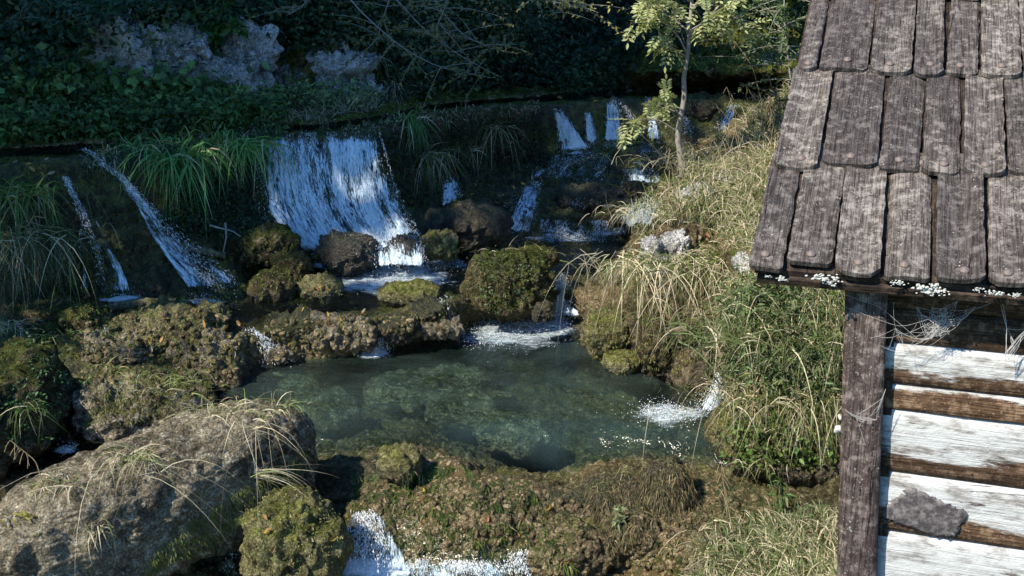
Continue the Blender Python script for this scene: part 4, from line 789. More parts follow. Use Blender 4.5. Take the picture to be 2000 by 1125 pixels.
def undergrowth(label, poly, nclump, per, size, base, spreadm, seed, droopy=.2, asp=.55, hgt=.15, kindname='undergrowth', var=.7):
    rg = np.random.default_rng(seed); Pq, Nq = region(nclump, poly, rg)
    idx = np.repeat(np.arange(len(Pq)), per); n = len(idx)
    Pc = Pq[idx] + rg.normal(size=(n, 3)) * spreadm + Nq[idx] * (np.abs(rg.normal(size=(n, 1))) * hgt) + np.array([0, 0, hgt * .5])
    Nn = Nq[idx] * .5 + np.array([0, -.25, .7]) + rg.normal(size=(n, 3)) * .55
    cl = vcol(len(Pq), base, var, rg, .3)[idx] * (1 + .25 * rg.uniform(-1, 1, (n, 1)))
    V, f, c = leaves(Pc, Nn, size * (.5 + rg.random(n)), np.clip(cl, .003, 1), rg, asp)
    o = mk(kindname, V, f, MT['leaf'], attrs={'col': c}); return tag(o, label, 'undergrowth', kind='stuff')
def lawn(label, poly, n, L, base, dry, seed, up=.6, droop=.8, width=.006, L2=.5, lean=.25):
    rg = np.random.default_rng(seed); Pq, Nq = region(n, poly, rg); k_ = 6; m_ = len(Pq)
    idx = np.repeat(np.arange(m_), k_); n = len(idx); Pc = Pq[idx] + rg.normal(size=(n, 3)) * .015
    D = Nq[idx] * lean * 2 + np.array([0, 0, up]) + rg.normal(size=(n, 3)) * .42
    isd = rg.random(n) < dry; col = vcol(n, base, .35, rg); col[isd] = vcol(isd.sum(), DRY, .3, rg, .08)
    V, f, c = blades(Pc, D, L * (1 - L2 + 2 * L2 * rg.random(n)), width * (.6 + .8 * rg.random(n)), droop * (.5 + rg.random(n)), col, 5, rg)
    o = mk('grass', V, f, MT['grass'], attrs={'col': c}); return tag(o, label, 'grass', kind='stuff')
SH = (.016, .045, .014)
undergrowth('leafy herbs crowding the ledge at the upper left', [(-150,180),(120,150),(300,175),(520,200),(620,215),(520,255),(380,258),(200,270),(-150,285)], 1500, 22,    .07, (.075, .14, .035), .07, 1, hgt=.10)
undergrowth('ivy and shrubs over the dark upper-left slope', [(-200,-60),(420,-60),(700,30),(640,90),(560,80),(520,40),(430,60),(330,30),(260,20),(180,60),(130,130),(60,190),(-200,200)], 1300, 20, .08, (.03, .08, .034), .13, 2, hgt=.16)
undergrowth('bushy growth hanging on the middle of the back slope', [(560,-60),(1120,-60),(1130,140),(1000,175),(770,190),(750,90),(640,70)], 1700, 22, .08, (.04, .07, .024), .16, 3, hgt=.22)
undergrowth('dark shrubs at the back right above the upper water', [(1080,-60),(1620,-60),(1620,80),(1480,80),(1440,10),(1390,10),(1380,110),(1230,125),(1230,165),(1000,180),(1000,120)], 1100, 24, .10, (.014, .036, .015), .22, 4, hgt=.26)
undergrowth('ferny bush overhanging the upper pool', [(1090,110),(1200,105),(1225,170),(1090,185)], 220, 30, .08, (.03, .07, .02), .12, 5, hgt=.14)
undergrowth('creeping moss leaves on the shaded wall', [(380,310),(510,300),(510,440),(440,480),(300,440)], 500, 14, .035, (.02, .05, .016), .05, 6, hgt=.03)
undergrowth('small ferns and moss leaves clothing the brown wall', [(740,260),(1060,215),(1070,330),(900,400),(790,400)], 700, 12, .035, (.028, .042, .014), .05, 7, hgt=.03)
undergrowth('tiny ferns covering the big boulder in the cascade', [(915,520),(960,495),(1060,510),(1072,560),(1050,600),(940,600),(905,570)], 70, 12, .026, (.07, .09, .035), .035, 8, hgt=.02)
undergrowth('willowherb leaves crowding the sunlit bank', [(1430,590),(1560,560),(1630,640),(1620,800),(1500,760),(1410,740)], 170, 20, .065, (.10, .14, .055), .07, 9, hgt=.08, asp=.28)
undergrowth('low leaves near the foot of the sunlit bank', [(1420,800),(1620,760),(1620,920),(1440,900)], 150, 14, .04, (.09, .14, .03), .05, 10, hgt=.03)
undergrowth('clover-like leaves on the overgrown left boulder', [(0,700),(120,720),(140,860),(0,880)], 40, 12, .03, (.03, .08, .022), .05, 11, hgt=.03)
undergrowth('leaves on the mossy slope left of the lit dome', [(60,610),(220,600),(210,700),(60,720)], 50, 12, .03, (.03, .06, .016), .05, 12, hgt=.03)
lawn('straw-coloured grass over the top of the sunlit bank', [(1240,400),(1330,340),(1400,280),(1500,170),(1620,100),(1640,560),(1460,520),(1380,430),(1300,440),(1250,470)], 1700, .17, (.14, .20, .05), .52, 21, droop=.7)
lawn('mixed grass on the face of the sunlit bank', [(1400,540),(1640,540),(1640,880),(1500,860),(1430,780)], 900, .2, (.13, .18, .045), .45, 22, droop=1.0)
undergrowth('broad-leaved herbs standing out of the back ledge', [(-150,170),(120,140),(300,170),(520,195),(520,225),(300,200),(-150,215)], 240, 12, .10, (.12, .22, .06), .1, 31, hgt=.16, asp=.8)
undergrowth('pale leaves sprinkled over the upper slope', [(-100,-20),(1150,-20),(1150,110),(760,120),(500,60),(150,110),(-100,150)], 260, 16, .07, (.10, .13, .05), .12, 32, hgt=.3)  # paler leaf clumps mixed in to vary the slope
undergrowth('small herbs along the ledge below the limestone', [(380,185),(740,180),(740,205),(600,225),(400,235)], 320, 12, .055, (.15, .22, .08), .06, 33, hgt=.1)
def mossfuzz(label, poly, n, L, base, seed, down=.5, width=.006, dry=.1):
    rg = np.random.default_rng(seed); Pq, Nq = region(n, poly, rg); idx = np.repeat(np.arange(len(Pq)), 7); n = len(idx)
    Pc = Pq[idx] + rg.normal(size=(n, 3)) * .012; D = Nq[idx] + np.array([0, 0, -down]) + rg.normal(size=(n, 3)) * .4
    cl = vcol(len(Pq), base, .5, rg, .2)[idx]; isd = rg.random(n) < dry; cl[isd] = vcol(isd.sum(), (.3, .25, .13), .3, rg)
    V, f, c = blades(Pc, D, L * (.5 + rg.random(n)), width * (.6 + .8 * rg.random(n)), np.full(n, .6), cl, 4, rg)
    o = mk('moss', V, f, MT['grass'], attrs={'col': c}); return tag(o, label, 'moss', kind='stuff')
mossfuzz('green water moss streaming over the front lip', [(680,930),(860,900),(1050,960),(1120,1110),(800,1100),(690,1000)], 330, .07, (.07, .11, .02), 51, .9)
mossfuzz('yellow-green moss cushions on the left ledge', [(130,600),(460,590),(480,660),(440,740),(130,700)], 300, .022, (.2, .22, .05), 52, .1)
mossfuzz('moss fringe on the broad mound', [(160,745),(420,730),(430,800),(180,830)], 260, .03, (.15, .17, .05), 53, .3)
mossfuzz('moss and leaves along the pool rim', [(480,590),(890,570),(890,640),(500,670)], 330, .026, (.11, .13, .03), 54, .5)
mossfuzz('moss on the boulders below the wall', [(470,450),(600,450),(670,540),(670,590),(480,590)], 200, .024, (.12, .14, .03), 55, .3)
mossfuzz('long moss under the belly of the long boulder', [(380,1010),(600,870),(600,910),(420,1060),(280,1125),(270,1100)], 500, .032, (.12, .15, .03), 56, .9, .004)
mossfuzz('moss on the olive front boulder', [(480,960),(660,950),(670,1120),(480,1120)], 200, .016, (.22, .23, .08), 57, .6)
mossfuzz('moss beard of the fern-covered boulder', [(900,500),(1070,500),(1080,600),(900,610)], 110, .03, (.09, .11, .03), 58, .7)
mossfuzz('moss at the foot of the lit bank', [(1130,600),(1400,700),(1440,900),(1380,860),(1300,760),(1140,720)], 200, .025, (.2, .2, .05), 59, .6)
mossfuzz('brown strands on the two moss rocks', [(1140,930),(1360,900),(1370,1010),(1180,1080)], 600, .06, (.11, .09, .05), 60, 1.2, .004, .3)
lawn('grass at the bottom right beside the hut', [(1380,1060),(1470,1020),(1660,1000),(1700,1200),(1340,1200)], 700, .18, (.16, .21, .08), .4, 23)
lawn('fine grass among the herbs of the back ledge', [(380,200),(720,185),(740,215),(600,240),(400,255)], 700, .25, (.04, .07, .02), .4, 24)
lawn('fringe of grass hanging from the shaded rim', [(180,300),(520,262),(520,285),(180,330)], 330, .3, (.035, .08, .022), .15, 25, up=.2, droop=1.3)
lawn('shaded grass on the brown rim', [(560,245),(1060,200),(1060,212),(740,258)], 260, .14, (.03, .05, .015), .3, 26, up=.3, droop=1.0)
lawn('dark grass of the upper slope', [(740,70),(790,100),(790,190),(745,190)], 160, .35, (.02, .035, .012), .3, 27, up=.0, droop=1.2)

# plants that stand alone
def leafy_stem(label, pts, nl, size, base, cat='plant', name='leafy_plant', r=.006, seed=1, asp=.32, br=0, brl=.3, bm='bark'):
    rg = np.random.default_rng(seed + 900); path = smooth_path(pts, 24); org = path[0]
    root = empty(name, org, label, cat); paths, rad = [path], [np.linspace(r, r * .3, 24)]
    for i in range(br):
        k_ = rg.integers(6, 22); d_ = unit(rg.normal(size=3) * np.array([1, .8, .4]) + np.array([0, 0, .25])); q = path[k_]
        t_ = np.linspace(0, 1, 10)[:, None]; b_ = q + d_ * t_ * brl * (.5 + rg.random()) + np.array([0, 0, -.25]) * t_ ** 2 * brl; paths.append(b_); rad.append(np.linspace(r * .5, r * .15, 10))
    V, f = tubes(paths, rad, 5); mk('stem', V, f, MT[bm], root)
    pp = np.concatenate([p_[len(p_) // 4:] for p_ in paths]); Pq = pp[rg.integers(0, len(pp), nl)] + rg.normal(size=(nl, 3)) * .012
    Nn = rg.normal(size=(nl, 3)) * .5 + np.array([0, -.3, .8]); V, f, c = leaves(Pq, Nn, size * (.6 + .7 * rg.random(nl)), vcol(nl, base, .3, rg), rg, asp)
    lf = mk('foliage', V, f, MT['leaf'], root, attrs={'col': c}); return root
def stem_at(px0, py0, *more, dy=0):
    q, _ = hit(px0, py0); q = q if q is not None else PY(px0, py0, 10)
    return [q - np.array([0, 0, .03])] + [PY(a_, b_, q[1] + dy) for a_, b_ in more]
leafy_stem('serrated leafy plant right of the wide tuft above the waterfall', stem_at(745, 235, (742, 215), (735, 195)), 150, .13, (.035, .085, .028), seed=1, br=8, brl=.22)
leafy_stem('thin sapling with light green leaves against the limestone', stem_at(432, 205, (425, 150), (420, 90), (430, 30), (440, -10)), 260, .14, (.045, .12, .02), cat='sapling', seed=2, br=10, brl=.45, asp=.5)
leafy_stem('tall nettle-like plant at the left of the back ledge', stem_at(150, 245, (150, 200), (145, 165)), 160, .11, (.03, .075, .028), seed=3, br=8, brl=.25)
leafy_stem('pale-leaved sprig beside the far-left limestone', stem_at(178, 215, (177, 160), (172, 115)), 60, .1, (.12, .14, .04), seed=4, br=3, brl=.15)
leafy_stem('teal-leaved shrub branch at the top left', [PY(240, -40, 12.6), PY(230, 0, 12.5), PY(215, 25, 12.4)], 300, .09, (.03, .11, .06), seed=5, br=14, brl=.5, asp=.6, name='shrub_branch', cat='branch')
leafy_stem('second teal shrub branch left of the light sapling', [PY(120, -50, 12.4), PY(60, 10, 12.3), PY(30, 45, 12.2)], 160, .09, (.03, .08, .045), seed=6, br=10, brl=.4, asp=.6, name='shrub_branch', cat='branch')
leafy_stem('tiny willow seedling on the moss-hung slope rock', stem_at(1212, 1035, (1208, 1010), (1210, 988)), 34, .055, (.2, .26, .12), cat='seedling', seed=7, r=.003)
leafy_stem('small seedling with narrow leaves standing in the brown shallows', stem_at(1522, 1005, (1523, 960), (1520, 925)), 44, .075, (.08, .14, .04), cat='seedling', seed=8, r=.004, br=3, brl=.1)
leafy_stem('drooping leafy sprig above the narrow-leaved seedling', stem_at(1560, 880, (1545, 850), (1530, 835)), 40, .07, (.07, .13, .04), seed=9, r=.003, br=3, brl=.12)
leafy_stem('broad-leaved weed on the lower lit bank', stem_at(1470, 845, (1465, 835)), 20, .06, (.1, .17, .05), seed=10, r=.003)
leafy_stem('nettle at the corner of the bank above the cleft waterfall', stem_at(1385, 690, (1383, 665), (1382, 645)), 60, .075, (.08, .17, .04), seed=11, r=.004, br=2, brl=.1)
leafy_stem('yellowing creeper on the left end of the long boulder', stem_at(60, 1010, (50, 1005), (40, 1012)), 50, .05, (.3, .28, .06), seed=12, r=.002, br=5, brl=.15)
leafy_stem('green weed hanging in the gap under the long boulder', [PY(435, 1040, 6.9), PY(436, 1055, 6.88), PY(434, 1075, 6.86)], 14, .06, (.1, .16, .04), seed=13, r=.003)
leafy_stem('small green sprig at the waterline of the left mound', stem_at(168, 755, (168, 745), (172, 738)), 14, .05, (.12, .2, .06), seed=14, r=.003)
for i, (pts, nl, lb) in enumerate([
    ([(640,-60),(700,20),(780,90),(850,130),(960,152)], 230, 'long arching pale branch reaching lowest over the upper water'),
    ([(820,-60),(860,20),(905,70),(960,95),(1010,105)], 300, 'pale bare branch crossing in front of the bluish limestone'),
    ([(620,-40),(590,15),(560,30)], 80, 'short white twig at the top centre-left'),
    ([(780,-60),(750,30),(735,80),(700,110)], 200, 'thin twig drooping toward the brightest limestone'),
    ([(900,-60),(850,60),(880,110)], 220, 'forked thin twig among the hanging branches'),
    ([(720,-60),(830,60),(900,110),(975,150)], 170, 'pale branch running parallel to the lowest one'),
    ([(1000,-60),(1040,-10),(1100,10),(1160,18)], 320, 'yellow-leaved branch tip hanging from the top centre'),
    ([(960,-60),(1060,0),(1090,35)], 180, 'short yellow-leaved twig beside the branch tip')]):
    yy = 13.2 + .35 * (i % 4)
    leafy_stem(lb, [PY(a_, b_, yy) for a_, b_ in pts], nl, .06, (.17, .17, .05) if i < 6 else (.34, .31, .10), seed=30 + i, br=13, brl=.55, r=.010, asp=.5, name='hanging_branch', cat='branch', bm='twig')
# shrub with tiny leaves at the roof edge
leafy_stem('small-leaved shrub leaning out behind the roof edge', stem_at(1560, 240, (1545, 160), (1535, 80), (1530, 0), (1540, -60)), 1900, .045, (.10, .15, .05), cat='shrub', name='shrub', seed=50, br=42, brl=.6, r=.012, asp=.45)
leafy_stem('arching sprays of the small-leaved shrub nearer the water', stem_at(1540, 260, (1515, 190), (1490, 120), (1455, 75)), 420, .045, (.12, .16, .06), cat='shrub', name='shrub', seed=51, br=14, brl=.35, r=.007, asp=.45)

# ash sapling with compound leaves
def compound(nl, seed):
    rg = np.random.default_rng(seed); parts = []; L = .165
    Pc, D2 = [], []
    t = np.linspace(.3, 1, nl)
    V, F_, Cc = [], [], []; off = 0
    for i, tt in enumerate(t):
        for sd in ((-1, 1) if i < nl - 1 else (0,)):
            base = np.array([tt * L, 0, -.05 * tt * tt]); d_ = unit(np.array([.55 if sd else 1, sd * 1.0, -.12])); s_ = unit(np.cross([0, 0, 1], d_)); l_ = .068 * (1 - .25 * abs(tt - .7)); w_ = l_ * .42
            pts = [base, base + d_ * l_ * .35 + s_ * w_ * .5, base + d_ * l_ * .7 + s_ * w_ * .38, base + d_ * l_, base + d_ * l_ * .7 - s_ * w_ * .38, base + d_ * l_ * .35 - s_ * w_ * .5, base + d_ * l_ * .5 - np.array([0, 0, .006])]
            V += pts; F_ += [[off + 6, off + a_, off + (a_ + 1) % 6] for a_ in range(6)]; off += 7
            g = rg.uniform(.8, 1.2); Cc += [[.38 * g, .43 * g, .20 * g]] * 7
    tv, tf = tubes([np.array([[0, 0, 0], [L * .5, 0, -.012], [L, 0, -.05]])], [[.0022, .0018, .001]], 3)
    V = np.concatenate([np.array(V), tv]); Cc += [[.25, .16, .07]] * len(tv)
    return mkmesh('leaf', V, [np.array(F_), tf + off], MT['leaf'], True, {'col': np.array(Cc)})
CL = [compound(4, 1), compound(5, 2), compound(4, 3)]
q0, _ = hit(1336, 338); ya = q0[1]
trunk = smooth_path([q0 - np.array([0, 0, .1]), PY(1332, 320, ya), PY(1322, 262, ya), PY(1330, 225, ya), PY(1338, 190, ya), PY(1334, 150, ya), PY(1344, 110, ya), PY(1346, 60, ya + .05), PY(1352, 0, ya + .1), PY(1350, -70, ya + .1)], 60)
ash = empty('ash_sapling', q0, 'slender sunlit ash sapling with compound leaves rising from the bank', 'tree')
V, f = tubes([trunk], [np.interp(np.arange(60), [0, 10, 60], [.036, .03, .012])], 10); mk('trunk', V, f, MT['bark'], ash)
rg = np.random.default_rng(77); ends = []
def limb(pts, dyy, sub=3):
    P_ = smooth_path([PY(a_, b_, ya + d_) for (a_, b_), d_ in zip(pts, np.linspace(0, dyy, len(pts)))], 16)
    paths = [P_]; rad = [np.linspace(.011, .003, 16)]; ends.extend([(P_[k_], unit(P_[min(k_ + 1, 15)] - P_[k_ - 1])) for k_ in range(6, 16)])
    for _ in range(sub + 2):
        k_ = rg.integers(5, 15); d_ = unit(unit(P_[min(k_ + 1, 15)] - P_[k_ - 1]) + rg.normal(size=3) * .7); t_ = np.linspace(0, 1, 6)[:, None]; b_ = P_[k_] + d_ * t_ * .22; paths.append(b_); rad.append(np.linspace(.004, .002, 6)); ends.extend([(b_[j_], d_) for j_ in (2, 3, 4, 5)])
    V_, f_ = tubes(paths, rad, 6); mk('branch', V_, f_, MT['bark'], ash)
for pts, dyy, sb in [([(1322, 258), (1290, 235), (1250, 232), (1222, 240)], -.2, 3), ([(1330, 225), (1310, 205), (1285, 200)], .25, 3), ([(1336, 235), (1318, 215), (1312, 195)], -.2, 2), ([(1342, 112), (1315, 95), (1292, 88)], -.2, 2), ([(1342, 105), (1325, 70), (1300, 45), (1262, 40)], .1, 5),
                 ([(1346, 70), (1370, 45), (1400, 20), (1440, 5)], .2, 5), ([(1348, 60), (1330, 20), (1290, 0), (1262, -5)], -.2, 5), ([(1350, 20), (1375, -10), (1400, -40)], -.1, 4), ([(1347, 60), (1368, 48), (1380, 40)], -.3, 2), ([(1350, 0), (1330, -30), (1310, -60)], .2, 4), ([(1350, 10), (1400, 10), (1430, 25), (1445, 35)], -.1, 4), ([(1344, 60), (1320, 40), (1290, 20)], .2, 3), ([(1350, -20), (1300, -10), (1270, 10)], .3, 4)]:
    limb(pts, dyy, sb)
ends = [e_ for e_ in ends if not (1312 < (e_[0][0] / (e_[0][1] * CP - (e_[0][2] - H) * SP) * F + 1000) < 1360 and e_[0][2] < PY(1330, 118, ya)[2])]; ends = [ends[i] for i in rg.permutation(len(ends))][:265]
for P_, d_ in ends:
    o = bpy.data.objects.new('leaf', CL[rg.integers(3)]); COL.objects.link(o); o.parent = ash; o.location = tuple(P_ - q0)
    dd = Vector(unit(d_ * .5 + rg.normal(size=3) * .6 + np.array([0, -.35, -.15]))); e_ = dd.to_track_quat('X', 'Z').to_euler(); e_.rotate_axis('X', rg.normal() * .35); o.rotation_euler = e_
    s_ = rg.uniform(.75, 1.15); o.scale = (s_,) * 3

# dry seed stalks on the bank
for i, (pts, lb) in enumerate([([(1415, 330), (1440, 240), (1420, 170)], 'tall bare straw stalk nearest the ash'), ([(1450, 310), (1430, 240), (1390, 195), (1345, 195)], 'dry stalk bowing left across the ash trunk'), ([(1480, 290), (1490, 220), (1455, 165)], 'dry grass stalk with a drooping head by the roof'),
        ([(1305, 400), (1308, 330), (1308, 290)], 'thin upright straw at the left shoulder of the bank'), ([(1500, 240), (1470, 130), (1420, 60)], 'long arching stalk crossing the far falls'), ([(1500, 330), (1510, 240), (1500, 190)], 'seed stalk close beside the roof edge'), ([(1470, 340), (1450, 270), (1400, 240)], 'dry stalk curving over the slanting far waterfall'),
        ([(90, 960), (70, 900), (20, 860)], 'single dry stalk rising from the left end of the long boulder'), ([(1505, 880), (1480, 800), (1470, 750)], 'lone straw against the lower bank'), ([(1440, 1060), (1415, 960), (1408, 900)], 'long bare stalk left of the little seedling')]):
    P_ = smooth_path(stem_at(pts[0][0], pts[0][1], *pts[1:]), 26); paths = [P_]; rad = [np.linspace(.0045, .002, 26)]; rg2 = np.random.default_rng(i)
    for k_ in range(17, 26):
        t_ = np.linspace(0, 1, 5)[:, None]; d_ = np.array([rg2.normal() * .5, -.2, -.2]); paths.append(P_[k_] + unit(d_) * t_ * .05 + np.array([0, 0, -.04]) * t_ ** 2); rad.append(np.full(5, .0018))
    V, f = tubes(paths, rad, 4); o = mk('dry_stalk', V, [f], MT['grass'], attrs={'col': np.tile(np.array([[.4, .31, .18]]), (len(V), 1))}); tag(o, lb, 'grass stalk', 'dry stalks')

# fallen branches and logs
for i, (pts, y_, r0, r1, lb) in enumerate([([(215, 600), (290, 590), (345, 588)], 10.25, .045, .03, 'mossy log lying across the left ledge'), ([(320, 470), (380, 490), (440, 498)], 11.0, .05, .03, 'mossy root slanting below the sedge tufts'), ([(410, 440), (455, 452), (470, 462)], 11.1, .01, .006, 'bare forked stick on the shaded slope'), ([(35, 660), (60, 690), (85, 705)], 9.5, .007, .004, 'thin bare stick at the left edge'), ([(85, 640), (130, 625), (165, 612)], 9.9, .012, .008, 'dark stick with a pale end near the fanning waterfall'), ([(440, 435), (442, 465), (435, 495)], 11.0, .01, .005, 'upright snapped twig beside the forked stick')]):
    P_ = smooth_path([PY(a_, b_, y_) for a_, b_ in pts], 40); P_ = P_ + .012 * np.stack([noise(P_, 6, 3), noise(P_, 6, 4), noise(P_, 6, 5)], 1) * (r0 / .03)
    V, f = tubes([P_], [np.linspace(r0, r1, 40)], 12); V = V + .25 * r0 * rng.normal(size=V.shape) * .3; o = mk('fallen_log' if r0 > .02 else 'fallen_stick', V, f, MT['logbark'] if r0 > .02 else MT['twig']); tag(o, lb, 'log' if r0 > .02 else 'stick')

# fallen leaves: countable, alike
rg = np.random.default_rng(4)
LFM = []
for cb in [(.42, .26, .04), (.34, .2, .06), (.3, .11, .05), (.38, .29, .2)]:
    t = np.array([0, .2, .5, .8, 1]); wv = np.array([0, .6, .9, .55, 0]) * .24; V = [[0, 0, 0]] + [[x_ * .07, y_ * .07, .012 * x_] for x_, y_ in zip(t[1:4], wv[1:4])] + [[.07, 0, -.004]] + [[x_ * .07, -y_ * .07, .016 * x_] for x_, y_ in zip(t[3:0:-1], wv[3:0:-1])] + [[.035, 0, -.003]]
    V = np.array(V); f = np.array([[8, i, (i + 1) % 8] for i in range(8)]); LFM.append(mkmesh('fallen_leaf', V, f, MT['dead'], True, {'col': np.tile(np.array([cb]), (len(V), 1))}))
for poly, n, lb, gp in [([(560,585),(720,590),(720,640),(560,640)], 26, 'yellow fallen leaf on the knobby pool rim', 'fallen leaves on the pool rim'), ([(600,545),(660,545),(660,580),(600,580)], 5, 'yellow fallen leaf on the flat green boulder', 'fallen leaves on the green boulder'), ([(280,600),(480,620),(450,760),(300,720)], 24, 'brown fallen leaf on the left tufa ledge', 'fallen leaves on the left ledge'),
        ([(740,250),(1080,205),(1080,300),(840,330)], 26, 'faded fallen leaf caught on the brown wall', 'fallen leaves on the brown wall'), ([(900,345),(1060,345),(1060,400),(900,410)], 12, 'fallen leaf on the shaded rocks above the chute', 'fallen leaves above the chute'), ([(30,310),(130,300),(110,360),(30,360)], 12, 'purplish fallen leaf at the top of the left wall', 'fallen leaves on the left wall'),
        ([(500,930),(660,930),(660,1120),(500,1120)], 9, 'fallen leaf on the olive front boulder', 'fallen leaves on the olive boulder'), ([(1240,370),(1500,420),(1500,600),(1300,560)], 8, 'brown fallen leaf caught in the bank grass', 'fallen leaves on the bank'), ([(700,950),(1250,960),(1250,1100),(820,1090)], 14, 'brown fallen leaf stuck to the front lip', 'fallen leaves on the front lip')]:
    Pq, Nq = region(n, poly, rg)
    for P_, n_ in zip(Pq, Nq):
        o = bpy.data.objects.new('fallen_leaf', LFM[rg.integers(4)]); COL.objects.link(o); o.location = tuple(P_ + n_ * .012); q_ = Vector(unit(n_ + rg.normal(size=3) * .25)).to_track_quat('Z', 'Y').to_euler(); q_.rotate_axis('Z', rg.random() * 6.3); o.rotation_euler = q_
        s_ = rg.uniform(.6, 1.15); o.scale = (s_,) * 3; tag(o, lb, 'fallen leaf', gp)

# ------------------------------------------------------------------ trees of the wood (left and behind)
def big_tree(name, label, base, hgt, cr, nl, ls, col, seed, low=.25, cat='tree'):
    rg = np.random.default_rng(seed); base = np.array(base, float); root = empty(name, base, label, cat)
    tp = base + np.array([rg.normal() * .6, rg.normal() * .6, hgt]); path = smooth_path([base - np.array([0, 0, .5]), base * .5 + tp * .5 + np.array([rg.normal() * .4, 0, 0]), tp], 20); paths, rad = [path], [np.linspace(hgt * .014, .03, 20)]
    cl = []
    for k_ in range(26):
        t_ = low + (1 - low) * rg.random(); q = path[int(t_ * 19)]; a_ = rg.random() * 6.283; d_ = np.array([math.cos(a_), math.sin(a_), .35]); l_ = cr * (1.15 - t_ * .75) * (.6 + .5 * rg.random()); e_ = q + d_ * l_
        paths.append(np.array([q, q + d_ * l_ * .5 + np.array([0, 0, .1]), e_])); rad.append([.06, .04, .015]); cl += [q + d_ * l_ * .45, q + d_ * l_ * .75, e_]
    V, f = tubes(paths, rad, 6); mk('trunk', V, f, MT['bark'], root); cl = np.array(cl)
    Pc = cl[rg.integers(0, len(cl), nl)] + rg.normal(size=(nl, 3)) * cr * .26; V, f, c = leaves(Pc, rg.normal(size=(nl, 3)) * .6 + np.array([0, 0, .5]), ls * (.6 + .8 * rg.random(nl)), vcol(nl, col, .4, rg), rg, .7)
    o = mk('crown', V, f, MT['leaf'], root, attrs={'col': c}); return root
az = np.array([-.785, -.62]); pp = np.array([-.62, .785]); e0 = np.array([-3.5, 10.75])
i = 0
for a_, t_ in [(2.0, 9), (5.2, 10), (8.6, 9), (12.2, 11), (3.6, 14), (7.2, 15), (11, 15.5), (15.5, 14), (1.6, 6.2), (5.0, 6.6), (8.4, 6.4)]:
    q = e0 + az * t_ + pp * a_; i += 1; hh_ = 23 + 2 * (i % 2) if i < 9 else 13
    big_tree('beech_tree', ['tall tree nearest the left ledge, left of the picture', 'tall tree by the thin left falls, left of the picture', 'tall tree above the back ledge, left of the picture', 'farthest tall tree of the front row, left of the picture', 'rear tall tree close to the left ledge', 'rear tall tree above the thin falls', 'rear tall tree above the back ledge', 'tall tree at the upstream end of the wood', 'lower tree at the edge of the wood by the left ledge', 'lower tree at the edge of the wood by the thin falls', 'lower tree at the edge of the wood by the back ledge'][i - 1], (q[0], q[1], 0), hh_, 3.0 if i < 9 else 1.9, 5200, .55, (.05, .08, .02), 300 + i, .08)
for i, (px, y_, z_, h_, lb) in enumerate([(300, 19, 7.5, 9, 'tree on the slope above the upper-left rocks'), (700, 20.5, 7, 9, 'tree above the white limestone'), (1050, 23, 6, 10, 'tree above the back of the upper water'), (1420, 27, 7, 10, 'tree on the slope behind the highest waterfall'), (1750, 20, 3.5, 9, 'tree behind the hut')]):
    big_tree('hill_tree', lb, PW(px, y_, z_), h_, 2.6, 2600, .3, (.03, .06, .016), 400 + i, .05)

